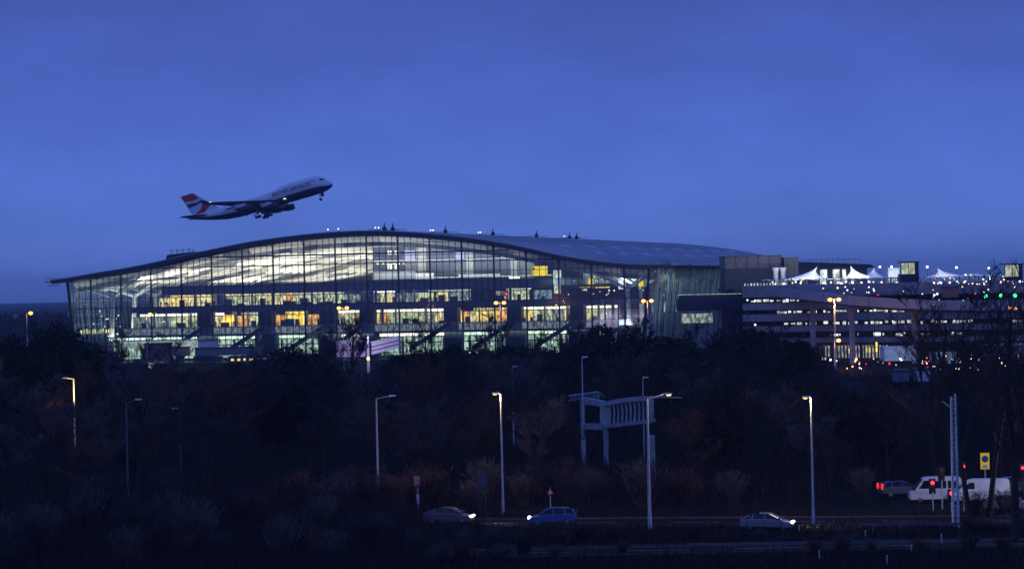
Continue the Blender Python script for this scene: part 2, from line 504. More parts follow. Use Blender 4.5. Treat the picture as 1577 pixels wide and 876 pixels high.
# balustrades
b = MB()
for z, s0, s1, t in ((16.8,19,165,2.7), (10.6,16,170,2.3)):
    b.rbar((s0,t,z+1.05), (s1,t,z+1.05), .08, .08)
    s = s0
    while s < s1: b.bar((s,t,z), (s,t,z+1.05), .035, n=4); s += 2.4
b.build('balustrade', 'steel_dark', term)
# dark stair cores and stairs, seen just inside the glass
cores = [(303,322),(397,416),(491,513),(553,572),(683,702),(780,800),(877,897)]
core_s = [(s_of(a, 488)[0], s_of(c, 488)[0]) for a, c in cores]
for (a, c) in core_s:
    b = MB(); b.box(a, c, 1.3, 5.5, 10.7, 15.15); b.rbar((a-.3,1.2,13.2),(c+.3,1.2,13.2),.15,.15)
    b.build('stair_core', 'core', term)
    b = MB()
    b.hexa([(a-11,1.1,2.4),(a+1,1.1,9.5),(a+1,2.1,9.5),(a-11,2.1,2.4),(a-11,1.1,3.7),(a+1,1.1,10.9),(a+1,2.1,10.9),(a-11,2.1,3.7)])
    for i in range(9): b.bar((a-10.5+i*1.3,1.15,4.0+i*.78),(a-10.5+i*1.3,1.15,5.0+i*.78),.05,n=4)
    b.bar((a-11,1.15,4.7),(a+1,1.15,11.9),.07,n=4)
    b.build('staircase', 'steel_mullion', term)
    b = MB(); b.hexa([(a-1,2.3,0),(c+1,2.3,0),(c+1,5,0),(a-1,5,0),(a-1,2.3,6),(c+1,2.3,6),(c+1,5,8.1),(a-1,5,8.1)]); b.build('stair_core', 'core', term)
# shop fronts per level: (u0, u1, material); fascia strip above them
def front(u0, u1, vref, z0, z1, t, m, name='shop_front', relief=True):
    s0 = s_of(u0, vref, t)[0]; s1 = s_of(u1, vref, t)[0]; b = MB()
    b.box(s0, s1-.05, t, t+.3, z0, z1)
    return b.build(name, m, term)
rr = random.Random(3)
L1 = [(205,232,'shop_grey'),(232,262,'shop_grey'),(262,303,'shop_green'),(322,331,'shop_amber'),(331,343,'shop_cream'),(343,362,'shop_amber'),(362,380,'shop_orange'),(380,397,'shop_cream'),
      (416,425,'shop_amber'),(425,440,'shop_orange'),(440,455,'shop_yellow'),(455,474,'shop_amber'),(474,491,'shop_orange'),
      (513,520,'shop_amber'),(520,540,'shop_green'),(540,553,'shop_cream'),(572,583,'shop_cream'),(583,598,'shop_orange'),(598,622,'shop_green'),(622,655,'shop_green'),(655,668,'shop_grey'),(668,683,'shop_cream'),
      (703,712,'shop_amber'),(712,722,'shop_orange'),(722,732,'shop_cream'),(732,765,'shop_yellow'),(765,780,'shop_orange'),
      (800,806,'shop_amber'),(806,820,'shop_yellow'),(820,850,'shop_green'),(850,870,'shop_grey'),(870,877,'shop_yellow'),(897,912,'shop_cream'),(912,930,'shop_green'),(930,952,'shop_grey')]
for a, c, m in L1: front(a, c, 490, 10.65, 13.9 if m not in ('shop_amber',) else 14.1, 9, m)
L2 = [(245,262,'shop_cream'),(262,285,'shop_yellow'),(285,330,'shop_cream'),(350,378,'shop_green'),(378,398,'shop_green'),(398,412,'shop_cream'),(412,438,'shop_cream'),(438,452,'shop_orange'),(452,478,'shop_green'),
      (478,500,'shop_green'),(500,530,'shop_green'),(530,555,'shop_grey'),(575,585,'shop_grey'),(585,608,'shop_cream'),(612,640,'shop_grey'),(640,668,'shop_green'),(672,690,'shop_cream'),(692,725,'shop_grey'),
      (764,774,'shop_grey'),(774,782,'shop_red'),(782,815,'shop_green'),(820,850,'shop_cyan')]
for a, c, m in L2: front(a, c, 460, 16.85, 19.6, 9.5, m)
def fasc(u0, u1, vref, z0, z1, m, t):
    return front(u0, u1, vref, z0, z1, t, m, 'light_strip')
for a, c, m in ((215,303,'fascia_white'),(324,345,'fascia_white'),(372,397,'fascia_dim'),(518,553,'fascia_white'),(580,683,'fascia_white'),(730,782,'shop_cream'),(806,877,'fascia_white'),(899,952,'fascia_white'),(440,470,'shop_amber')):
    fasc(a, c, 485, 14.05, 14.75, m, 8.4)
for a, c, m in ((262,330,'shop_yellow'),(345,470,'shop_cream'),(470,530,'fascia_dim'),(575,608,'fascia_white'),(660,725,'fascia_dim'),(780,818,'fascia_dim')):
    fasc(a, c, 450, 19.75, 20.3, m, 9)
for a, c, m in ((168,303,'fascia_green'),(322,392,'fascia_green'),(418,470,'fascia_green'),(515,553,'fascia_white'),(575,690,'fascia_white'),(705,780,'fascia_green'),(800,872,'fascia_green'),(900,930,'shop_cream')):
    fasc(a, c, 520, 6.9, 7.7, m, 5.2)
for a, c in ((168,300),(322,392),(418,491),(515,553),(575,683),(705,778),(800,876),(897,950)):
    front(a, c, 530, 1.2, 6.5, 11, 'ground_green', 'shop_front')
glow('spandrel_glow', (.55,.66,.78), .26, var=.6)
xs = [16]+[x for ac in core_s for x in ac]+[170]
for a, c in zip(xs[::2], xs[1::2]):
    MB().box(a+.2, c-.2, 1.95, 2.15, 8.5, 10.3).build('glow_spandrel', 'spandrel_glow', term)  # self-glowing panels stand in for light on the slab front
# partitions and clutter in front of shop fronts (dark against light)
b = MB()
for z, s0, s1, hh in ((10.6, 20, 168, 4.4), (16.8, 30, 145, 3.5), (.1, 17, 165, 7.5)):
    s = s0
    while s < s1:
        s += rr.uniform(1.0, 4.5)
        if rr.random() < .45: b.box(s, s+rr.uniform(.25,.6), 6, 7, z, z+hh)
        else: b.box(s, s+rr.uniform(.5,2.6), 4.5, 5.5, z, z+rr.uniform(.7,2.2))
b.build('fittings', 'slab_dark', term)
b = MB()
for k in range(110):
    s = rr.uniform(20, 165); z = rr.choice((10.9, 12.2, 13.2, 17.5, 18.6, 3.0, 5.5))
    if z > 16 and not 30 < s < 145: continue
    b.box(s, s+rr.uniform(.2,.7), 8.0, 8.2, z, z+rr.uniform(.2,.5))
b.build('display_lights', 'lamp_soft', term)
# the hall: blocks of grey partition at the right half
sa = s_of(574, 400, 26)[0]
def hall(u0, u1, vt, vb, t, m, name='hall_panel'):
    s0, z1 = s_of(u0, vt, t); s1, _ = s_of(u1, vt, t); z0 = s_of(u0, vb, t)[1]
    sm = (s0+s1)/2; z1 = min(z1, zt(s0)-2.6, zt(s1)-2.6)
    b = MB(); b.box(s0, s1, t, t+.4, z0, z1); return b.build(name, m, term)
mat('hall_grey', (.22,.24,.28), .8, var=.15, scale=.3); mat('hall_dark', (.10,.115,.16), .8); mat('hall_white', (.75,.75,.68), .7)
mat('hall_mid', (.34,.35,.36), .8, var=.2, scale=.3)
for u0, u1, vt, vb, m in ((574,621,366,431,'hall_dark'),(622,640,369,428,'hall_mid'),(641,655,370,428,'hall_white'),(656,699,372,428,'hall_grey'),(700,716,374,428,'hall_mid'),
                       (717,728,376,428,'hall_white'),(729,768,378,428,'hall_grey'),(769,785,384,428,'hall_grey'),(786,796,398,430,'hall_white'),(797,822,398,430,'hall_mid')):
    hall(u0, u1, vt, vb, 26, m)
MB().box(146, 176, 62, 62.4, 21.2, 27.5).build('hall_panel', 'hall_mid', term)  # added panel, put there to catch light and lift the dark end
light('AREA', (160, 22, 22.5), 9000, (.75,1,.95), 26, term, (R(100), 0, 0), 2)  # added light aimed at the panel behind it
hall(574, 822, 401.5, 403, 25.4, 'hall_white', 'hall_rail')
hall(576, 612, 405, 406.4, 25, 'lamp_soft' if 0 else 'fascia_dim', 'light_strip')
hall(640, 860, 427.2, 429, 22, 'fascia_dim', 'light_strip'); hall(784, 800, 426.6, 428.8, 21.5, 'fascia_white', 'light_strip')  # white counter, given a glow of its own
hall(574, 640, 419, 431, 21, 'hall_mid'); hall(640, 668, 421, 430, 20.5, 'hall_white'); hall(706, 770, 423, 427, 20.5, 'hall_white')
b = MB()
for u in (597, 601, 608, 612): 
    for v0, v1 in ((386,392),(404,414)):
        s0, z1 = s_of(u, v0, 25.2); z0 = s_of(u, v1, 25.2)[1]; b.box(s0, s0+.45, 25.2, 25.4, z0, z1)
for u in (580, 588, 596, 604, 612, 620):
    s0, z1 = s_of(u, 405, 25.0); b.box(s0, s0+.7, 25.0, 25.2, z1-.4, z1+.2)
b.build('hall_lamps', 'fascia_white', term)
# roof legs ("trees") at both ends: fat column, fork of struts
def legs(sn, zn, sdir, t):
    b = MB()
    b.bar((sn+sdir*-1.2, t, 0), (sn, t, zn), 1.0, .62, n=8)
    b.ball((sn, t, zn), .95)
    for ds, dt_ in ((-9,-5),(-9,5),(11,-5),(11,5)):
        s2 = sn+ds*(1 if sdir > 0 else -1); s2 = min(178, max(2, s2))
        b.bar((sn, t, zn), (s2, t+dt_, zt(s2)-TH-1.6), .42, .26, n=6)
    return b.build('roof_column', 'steel_white', term)
sn1, zn1 = s_of(174, 457, 6); sn2, zn2 = s_of(966, 445, 6)
for k in range(7):
    legs(sn1, zn1, 1, 6+18*k); legs(sn2, zn2, -1, 6+18*k)
b = MB()
b.rbar((1.5, 4, zt(3)-2.4), (sn1+22, 4, zt(3)-.8), .5, .5); b.build('tie_beam', 'steel_white', term)
# scattered lights in the two end voids
b = MB()
for k in range(52):
    left = k % 3 == 0
    s = rr.uniform(4, 15) if left else rr.uniform(150, 176); z = rr.uniform(7, 16) if left else rr.choice((rr.uniform(18, 20.5), rr.uniform(21.4, 23.4), rr.uniform(8, 13)))
    t = rr.uniform(8, 60) if not left else rr.uniform(3, 14)
    b.ball((s, t, z), rr.uniform(.14,.30), n=6, m=4)
for k in range(60):
    t = rr.uniform(12, 300); z = rr.choice((rr.uniform(16.5,19), rr.uniform(21.5,23.5), 10)); b.ball((rr.uniform(160,175), t, z), rr.uniform(.12,.26), n=5, m=3)
b.build('downlights', 'lamp_soft', term)
b = MB()
for k in range(12): s = 2.6+k*.9; b.box(s, s+.45, 3, 3.2, 9.3, 10.3+.2*(k % 3))
b.build('light_strip', 'shop_cream', term)
# hall lighting (unseen area lights washing the ceiling)
def tl(s, t, z, e, c, sx, sy, up=True):
    light('AREA', (s, t, z), e, c, sx, term, (R(180) if up else 0, 0, 0), sy)
WC = (1,.93,.74)
tl(58, 42, 24.2, 29000, WC, 34, 50); tl(74, 95, 24.2, 31000, WC, 40, 50); tl(30, 95, 24.2, 20000, WC, 30, 50); tl(26, 30, 24.2, 5000, WC, 20, 40)
for s_ in (32, 58, 84): light('AREA', (s_, 6, 24.4), 3800, WC, 24, term, (R(132), 0, 0), 5)  # added close to the glass to light the beam fronts
tl(40, 170, 24.2, 26000, WC, 50, 60)
tl(112, 14, 23.6, 9500, (.9,.95,1), 50, 8); tl(140, 60, 24, 9000, (.75,1,.9), 40, 50); tl(162, 26, 21.4, 4500, (.75,1,.92), 18, 34)
tl(9, 14, 8, 5500, (.85,1,.9), 12, 20); tl(168, 10, 9, 4500, (.8,.95,1), 12, 14)
tl(168, 90, 12, 9000, (.6,1,.9), 10, 100); tl(168, 230, 12, 9000, (.6,1,.9), 10, 120)
for s in (45, 80, 115, 150):
    tl(s, 5.5, 15.0, 900, (1,.85,.55), 30, 4, False); tl(s, 6, 8.0, 900, (.85,1,.85), 30, 5, False)
for s in (50, 80, 115): tl(s, 6, 20.3, 500, (1,.9,.6), 26, 4, False)

# signs and screens hanging in the terminal (each a thing)
def hang(u0, u1, v0, v1, t, m, name, label, cat, group=None, legsm=True):
    s0, z1 = s_of(u0, v0, t); s1 = s_of(u1, v0, t)[0]; z0 = s_of(u0, v1, t)[1]
    o = loc(s0, t, z0); e = thing(name, label, cat, o, -PHI, group); wd = s1-s0; h = z1-z0
    MB().box(0, wd, 0, .35, 0, h).build('panel', m, e)
    fr = MB(); 
    for x in (-.06, wd): fr.box(x, x+.06, -.05, .4, -.06, h+.06)
    fr.box(0, wd, -.05, .4, h, h+.06); fr.box(0, wd, -.05, .4, -.06, 0); fr.build('frame', 'steel_dark', e)
    hg = MB(); 
    zz = min(zt(s0), zt(s1))-z0-1.6
    for x in (.3, wd-.3): hg.bar((x,.2,h+.06), (x,.2,max(zz, h+.5)), .06, n=4)
    hg.build('hanger', 'steel_dark', e)
    return e, wd, h
e, wd, h = hang(819, 843, 410, 425, 16, 'sign_yellow', 'hanging_sign', 'large bright yellow sign board high in the hall, biggest of the yellow ones', 'sign')
MB().box(.35,.8,-.04,-.01,h-1.2,h-.3).build('symbol', 'steel_dark', e)
hang(906, 914, 428, 442, 20, 'sign_yellow', 'hanging_sign', 'tall narrow yellow sign column above the departures counters', 'sign')
hang(934, 940, 429, 434, 20, 'sign_yellow', 'hanging_sign', 'smallest yellow sign, between the tall yellow column and the white screen', 'sign')
hang(893, 914, 441, 443, 19.5, 'sign_yellow', 'counter_sign', 'thin yellow counter band left of the tall yellow column', 'sign')
hang(917, 939, 441, 443.5, 19.5, 'sign_yellow', 'counter_sign', 'thin yellow counter band under the smallest yellow sign', 'sign')
hang(983, 991, 431, 441, 12, 'sign_yellow', 'hanging_sign', 'yellow sign nearest the right corner of the glass front', 'sign')
hang(952, 963, 431, 445, 12, 'sign_white', 'display_screen', 'glaring white screen beside the right hand roof column', 'screen')
hang(622, 639, 386, 400, 24, 'screen', 'display_screen', 'pale blue lit screen, leftmost of three high in the hall', 'screen')
hang(700, 715, 386, 399, 24, 'screen', 'display_screen', 'pale blue lit screen in the middle of three high in the hall', 'screen')
hang(771, 785, 389, 397, 24, 'screen', 'display_screen', 'pale blue lit screen, rightmost and smallest of three high in the hall', 'screen')
hang(852, 864, 416, 428, 18, 'fascia_dim', 'display_screen', 'dim grey white screen right of the large yellow sign board', 'screen')
hang(853, 863, 437, 452, 5, 'fascia_dim', 'display_screen', 'tall dim screen by the glass below the yellow sign board', 'screen')

# people on the upper balcony
pm = MB()
def person_mesh():
    me = bpy.data.meshes.new('person'); bmx = bmesh.new()
    J = {'pel':(0,0,.95),'ch':(0,0,1.35),'nk':(0,0,1.5),'hd':(0,0,1.68),'ls':(.19,0,1.42),'le':(.25,.03,1.12),'lh':(.24,.12,.86),'rs':(-.19,0,1.42),'re':(-.25,.03,1.12),'rh':(-.23,.14,.88),
         'lk':(.11,.02,.5),'lf':(.12,0,.06),'lt':(.12,.14,.04),'rk':(-.11,.0,.5),'rf':(-.13,-.03,.06),'rt':(-.13,.12,.04)}
    rad = {'pel':.15,'ch':.16,'nk':.06,'hd':.11,'ls':.07,'le':.05,'lh':.04,'rs':.07,'re':.05,'rh':.04,'lk':.075,'lf':.05,'lt':.04,'rk':.075,'rf':.05,'rt':.04}
    E = ['pel ch','ch nk','nk hd','ch ls','ls le','le lh','ch rs','rs re','re rh','pel lk','lk lf','lf lt','pel rk','rk rf','rf rt']
    vs = {k: bmx.verts.new(p) for k, p in J.items()}
    for s in E: a, c = s.split(); bmx.edges.new((vs[a], vs[c]))
    bmx.to_mesh(me); bmx.free()
    o = bpy.data.objects.new('person', me); col.objects.link(o)
    md = o.modifiers.new('s', 'SKIN'); 
    for i, k in enumerate(J): me.skin_vertices[0].data[i].radius = (rad[k], rad[k])
    me.skin_vertices[0].data[0].use_root = True
    o.modifiers.new('ss', 'SUBSURF').levels = 1
    dg = bpy.context.evaluated_depsgraph_get(); m2 = bpy.data.meshes.new_from_object(o.evaluated_get(dg)); m2.materials.append(M['people_dark'])
    bpy.data.objects.remove(o); return m2
try:
    pmesh = person_mesh()
    for k in range(34):
        s = rr.uniform(20, 60) if k < 14 else rr.uniform(30, 160)
        z, t = (16.8, 3.3) if k % 3 else (10.6, 3.2)
        o = bpy.data.objects.new('person', pmesh); col.objects.link(o); o.location = loc(s, t+rr.uniform(0, 1.2), z); o.rotation_euler = (0,0,rr.uniform(0,6.28))
        tag(o, 'small dark figure standing on a terminal balcony behind the glass', 'person', 'people on the terminal balconies')
except Exception as ex: print('person failed', ex)

# roof plant and masts on the terminal roof
s, z = s_of(287, 388, 50); e = thing('roof_plant', 'dark sloping plant enclosure poking up over the left roof slope', 'roof plant', loc(s-6, 50, zt(s)-2), -PHI)
b = MB(); b.hexa([(-3,0,0),(9,0,0),(9,8,0),(-3,8,0),(-.5,0,6.6),(8.5,0,7.4),(8.5,8,7.4),(-.5,8,6.6)]); b.build('housing', 'cladding_dark', e)
b = MB()
for x in (.5,2.5,4.5,6.5,8): b.bar((x,1,6.6),(x,1,8.3+.2*(x % 2)),.12,n=5)
b.bar((.5,1,7.8),(8,1,8.2),.06,n=4); b.build('railing', 'steel_dark', e)
for i, (u, t, lx) in enumerate(((592,4,-8),(605,6,0),(686,62,-18),(759,118,-18),(826,176,0),(877,226,-8),(888,228,0))):
    s, z = s_of(u, 356, t); e = thing('roof_vent', 'small dark vent mast standing on the roof crest of the terminal', 'vent', loc(s, t, zt(s)), -PHI, 'vent masts along the terminal roof crest')
    b = MB(); b.box(-.5,.5,-.5,.5,0,1.3); b.bar((0,0,1.3),(0,0,2.6),.28,.12,n=6); b.build('mast', 'steel_dark', e)
    b = MB(); b.rbar((-5,0,.7),(4,0,.5),.12,.12); [b.bar((x,0,0),(x,0,.8),.05,n=4) for x in (-4.5,-2.2,2,4)]; b.build('guard_rail', 'steel_dark', e)
for i, (u, v, t) in enumerate(((505,354,0),(521,354,0),(578,352,3),(583,351,3),(667,353,60),(663,353,60),(737,357,116),(740,357,116),(869,363,224))):
    s, z = s_of(u, v, t); e = thing('roof_lamp', 'tiny bright white lamp on the crest of the terminal roof', 'lamp', loc(s, t, zt(s)), -PHI, 'white lamps on the terminal roof')
    MB().bar((0,0,0),(0,0,.8),.1,n=5).build('stem', 'steel_dark', e); MB().ball((0,0,1.1),.20).build('lamp_head', 'lamp_white', e)

# ------------------------------------------------------------------ right-hand complex
e = thing('service_block', 'dark ribbed windowless block in front of the terminal flank', 'building', P(1117,437,870)*1)
e.location.z = 0; p0 = P(1117,437,870); p1 = P(1205,437,866); wd = p1.x-p0.x
zt1 = P(1160,395,868).z; zm = P(1160,413,868).z
b = MB(); b.box(0,wd,0,20,0,zm); b.build('lower_wall','core',e)
b = MB(); b.box(-.2,wd+.2,-.3,20,zm,zt1); b.build('upper_wall','block_upper',e)
b = MB()
for k in range(6): x = wd*k/5; b.box(x-.12,x+.12,-.5,-.3,zm,zt1+.3)
b.box(-.3,wd+.3,-.5,20.2,zt1,zt1+.3); b.build('rib','steel_dark',e)
e = thing('service_tower', 'narrow dark tower right beside the ribbed block', 'tower', P(1208,437,868)); e.location.z = 0
wd = P(1230,400,868).x-P(1208,400,868).x
b = MB(); b.box(0,wd,0,10,0,P(1215,396,868).z); b.build('wall','cladding_dark',e)
b = MB(); b.box(wd*.2,wd*.3,-.2,0,18,26.5); b.box(wd*.7,wd*.76,-.2,0,18,26.5); b.build('rib','steel_dark',e)
for i, (u, lb) in enumerate(((1195,'pale vertical duct on the dark block, left of a pair'),(1206,'pale vertical duct in the gap between dark block and tower'))):
    p = P(u, 430, 860); e = thing('duct', lb, 'duct', (p.x,p.y,0)); 
    MB().bar((0,0,0),(0,0,P(u,418,860).z),.7,n=10).build('pipe','galv',e); MB().bar((0,0,P(u,418,860).z),(0,0,P(u,412,860).z),.7,1.1,n=10).build('cowl','galv_white',e)
# far pier building
e = thing('pier_building', 'long low flat roofed building on the skyline behind the white tents', 'building', P(1225,431,1100)); e.location.z = 0
wd = P(1336,410,1100).x-P(1225,410,1100).x; zt1 = P(1280,404,1100).z
b = MB(); b.box(0,wd,0,40,0,zt1-1.6); b.build('wall','cladding_grey',e)
b = MB(); b.hexa([(-2,-2,zt1-1.5),(wd+3,-2,zt1-2.2),(wd+3,42,zt1-2.2),(-2,42,zt1-1.5),(-2,-2,zt1+.6),(wd+1,-2,zt1-1.0),(wd+1,42,zt1-1.0),(-2,42,zt1+.6)]); b.build('roof','roof_edge',e)
b = MB()
for x in range(4,25,2): b.bar((x,4,zt1-.5),(x,4,zt1+1.3),.08,n=4)
b.bar((2,4,zt1+1.1),(24,4,zt1+1.1),.08,n=4); b.build('railing','steel_dark',e)
for x0 in (9,13.5,17,20): MB().box(x0,x0+2.4 if x0<16 else x0+1.2,-.3,0,19.5,zt1-2.6).build('window','deck_window',e)

# bridge deck between terminal flank and car park
e = thing('link_bridge', 'dark covered bridge between glass flank and car park', 'bridge', P(1045,478,845)); e.location.z = 0
wd = P(1145,470,840).x-P(1045,470,845).x; za = P(1100,478,842).z; zb = P(1100,455,842).z
b = MB(); b.box(0,wd,0,12,za,zb-.9); b.build('deck','core',e)
b = MB(); b.box(0,wd,.1,.2,zb-.9,zb+.3); b.build('parapet','cladding_dark',e)
b = MB(); b.box(0,wd,.8,1.0,zb-.5,zb+.4); b.build('light_strip','fascia_dim',e)
for x in (wd*.72, wd*.92): MB().box(x,x+2.2,3,6,0,za).build('pier','concrete_dark',e)
MB().box(1,wd-8,3,3.3,za-3.4,za-.8).build('window','shop_grey',e)

# multi-storey car park
cp0 = P(1143,440,800); cp1 = P(1600,440,760)
ang = math.atan2(cp1.y-cp0.y, cp1.x-cp0.x); cpw = (cp1-cp0).length
e = thing('car_park', 'concrete multi storey car park with lit open decks', 'car park', (cp0.x,cp0.y,0), ang)
topz = P(1180,441,800).z
def cz(v): return P(1180, v, 800).z
bands = [(439.5,457.5),(467,477),(484,494.5),(502.5,511),(521,528)]
for a, c in bands:
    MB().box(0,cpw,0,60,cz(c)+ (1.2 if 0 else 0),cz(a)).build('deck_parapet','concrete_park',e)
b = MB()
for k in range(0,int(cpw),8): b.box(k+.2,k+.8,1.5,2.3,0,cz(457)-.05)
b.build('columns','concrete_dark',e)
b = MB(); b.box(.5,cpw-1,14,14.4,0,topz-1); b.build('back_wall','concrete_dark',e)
rr2 = random.Random(11)
def cu(u, v=480): return (P(u, v, 790).x-cp0.x)/math.cos(ang)
for (v0,v1,segs) in ((460,466,((1151,1222),(1235,1300))),(478,483.5,((1190,1248),(1258,1310),(1318,1403),(1415,1445))),(495,501.5,((1200,1247),(1258,1307),(1318,1403),(1412,1428),(1430,1470),(1520,1545))),(513,519.5,((1268,1282),(1298,1308),(1330,1345),(1362,1375),(1395,1410),(1440,1460)))):
    for (u0,u1) in segs:
        x = cu(u0); xe = cu(u1); b = MB()
        while x < xe:
            l = rr2.uniform(.4, 2.2); b.box(x, min(x+l, xe), 4, 4.2, cz(v1)+rr2.uniform(0,.3), cz(v0)-rr2.uniform(.1,.5)); x += l+rr2.uniform(.15, 1.0)
        b.build('deck_lights','deck_window',e)
for u, v in ((1296,541),(1323,540),(1334,531),(1334,539),(1345,540)):
    MB().box(cu(u),cu(u)+1.0,2.6,3.0,cz(v+4),cz(v-3)).build('ground_lamp','deck_yellow',e)
MB().box(cu(1255),cu(1352),6,6.3,.5,cz(529)-.8).build('ground_wall','shop_grey',e)  # wall glows itself in place of light at ground level
b = MB()
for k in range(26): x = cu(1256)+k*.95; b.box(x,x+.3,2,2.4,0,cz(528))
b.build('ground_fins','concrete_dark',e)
light('AREA', (cu(1300), 3, cz(529)-.5), 300, (1,.6,.3), 16, e, (0,0,0), 3)
# light posts above parapet at left, glowing glazing behind
b = MB()
for k in range(14): x = cu(1150)+k*.9; b.box(x,x+.35,.6,.8,topz,topz+.9)
b.build('parapet_lights','deck_window',e)

# viaduct
path = [(1216,449,800),(1245,452,782),(1280,457,765),(1330,463,750),(1385,467.5,742),(1440,471,738),(1500,472,740),(1590,472,745)]
pts = [P(*q) for q in path]
e = thing('elevated_ramp', 'curved concrete road ramp on tall round columns before the car park', 'viaduct', (pts[2].x,pts[2].y,0))
o0 = Vector((pts[2].x,pts[2].y,0)); b = MB(); rings = []
for i, p in enumerate(pts):
    a = pts[max(0,i-1)]; c = pts[min(len(pts)-1,i+1)]; d = Vector((c.x-a.x,c.y-a.y,0)).normalized(); n = Vector((-d.y,d.x,0)); q = p-o0
    rings.append([q-n*5+Vector((0,0,.2)), q-n*5+Vector((0,0,-.9)), q-n*2.5+Vector((0,0,-1.6)), q+n*2.5+Vector((0,0,-1.6)), q+n*5+Vector((0,0,-.9)), q+n*5+Vector((0,0,.2))])
b.loft(rings).build('deck','concrete',e)
b = MB(); rings=[]
for r in rings: pass
rg = []
for i, p in enumerate(pts):
    a = pts[max(0,i-1)]; c = pts[min(len(pts)-1,i+1)]; d = Vector((c.x-a.x,c.y-a.y,0)).normalized(); n = Vector((-d.y,d.x,0)); q = p-o0-n*5
    rg.append([q+Vector((0,0,.2)), q+Vector((0,0,1.4)), q+n*.25+Vector((0,0,1.4)), q+n*.25+Vector((0,0,.2))])
b.loft(rg).build('parapet','concrete',e)
for u, i in ((1252,1),(1312,3),(1408,4)):
    q = P(u, 500, pts[i].y+2); zt_ = min(p.z for p in pts[i:i+2])-1.6
    MB().bar((q.x-o0.x,q.y-o0.y,0),(q.x-o0.x,q.y-o0.y,zt_-1.2),.75,n=12).bar((q.x-o0.x,q.y-o0.y,zt_-1.2),(q.x-o0.x,q.y-o0.y,zt_+.5),.75,1.6,n=12).build('column','concrete',e)

# tents on the forecourt: big peaks and small ones
deckz = P(1300,441,850).z
b = MB(); q0 = P(1150,441,815); q1 = P(1640,441,800)
b.box(q0.x,q1.x,822,930,deckz-1.2,deckz); tag(b.build('forecourt_deck','concrete_dark'),'raised forecourt slab behind the car park carrying the white tents','deck')
def tent(u, vpk, wpx, Y, label, lean=0, group=None, z0=None, glowm=False):
    pk = P(u+lean, vpk, Y); base = P(u, 437, Y); r = wpx/F*Y; zb = deckz+2.3
    e = thing('tent_canopy', label, 'canopy', (base.x,Y,deckz), 0, group); h = pk.z-deckz; hb = 2.3
    n = 12; rings = []
    for i in range(9):
        f = i/8; rad = r*(1-f)**1.9+.12; zz = hb+(h-hb)*f; lx = (pk.x-base.x)*f
        rings.append([(lx+rad*math.cos(2*math.pi*j/n)*(1.12 if j % 3 == 0 and i == 0 else 1), rad*.9*math.sin(2*math.pi*j/n), zz-(.35 if (j % 3 and i == 0) else 0)) for j in range(n)])
    MB().loft(rings, cap=False).build('membrane','tent',e, smooth=True)
    pb = MB()
    pb.bar((pk.x-base.x,0,0),(pk.x-base.x,0,h+.5),.12,n=6)
    for j in range(0,n,3): a = 2*math.pi*j/n; pb.bar((r*1.1*math.cos(a),r*.95*math.sin(a),0),(r*1.1*math.cos(a),r*.95*math.sin(a),hb),.09,n=5)
    pb.build('mast','steel_mullion',e)
    return e
tent(1240,412,30,850,'big pointed white tent with red tipped peak, leftmost on the forecourt',lean=18)
tent(1322,411,22,845,'big white tent with a steep left leaning peak',lean=-12)
tent(1343,413,20,862,'big white tent just right of the steep leaning one',lean=3)
tent(1378,423,14,858,'white tent half hidden behind the lift tower',lean=4)
tent(1458,414,24,850,'big white tent right of the lift tower, left slanting peak',lean=-14)
tent(1500,421,20,850,'low white tent seen through the bare trees',lean=6)
tent(1530,424,16,850,'low white tent furthest right behind the bare trees',lean=-4)
tn = 0
for u in list(range(1180,1236,13))+list(range(1262,1400,11))+list(range(1425,1545,15)):
    tent(u, 430.5+rr2.uniform(-1,1), 6.5, 832, 'small white cone canopy glowing in the row along the forecourt edge', group='small white canopies along the forecourt')
b = MB()
for k in range(46):
    u = rr2.choice((rr2.uniform(1175,1235), rr2.uniform(1258,1400), rr2.uniform(1258,1400), rr2.uniform(1425,1540))); p = P(u, rr2.uniform(433.5,438), 828)
    e = thing('canopy_lamp','tiny bright lamp on a short post among the white canopies','lamp',(p.x,p.y,deckz),0,'small lamps under the forecourt canopies')
    h = p.z-deckz
    if k == 0:
        m1 = MB().bar((0,0,-.0),(0,0,1),.05,n=4).mesh('stem','steel_dark'); m2 = MB().ball((0,0,0),.24,n=6,m=4).mesh('lamp_head','lamp_white'); m3 = MB().ball((0,0,0),.24,n=6,m=4).mesh('lamp_head','lamp_warm')
    st = inst('stem', m1, e); st.scale = (1,1,max(h,.2)); hd = inst('lamp_head', m3 if rr2.random()<.3 else m2, e); hd.location = (0,0,max(h,.2))
for u in (1190,1225,1275,1310,1345,1385,1440,1500):
    p = P(u,434,838); light('AREA',(p.x,837,deckz+3.0),1500,(.9,.93,1),9,None,(R(115),0,0),1.5,name='tent_fill')  # added before the tents without fixtures, to whiten the membranes
for u in (1234,1288,1455): p = P(u,434,828); light('POINT',(p.x,828,deckz+2.6),900,(1,.95,.9),.4,name='tent_front_fill')  # added point lights brightening the big tents from the front
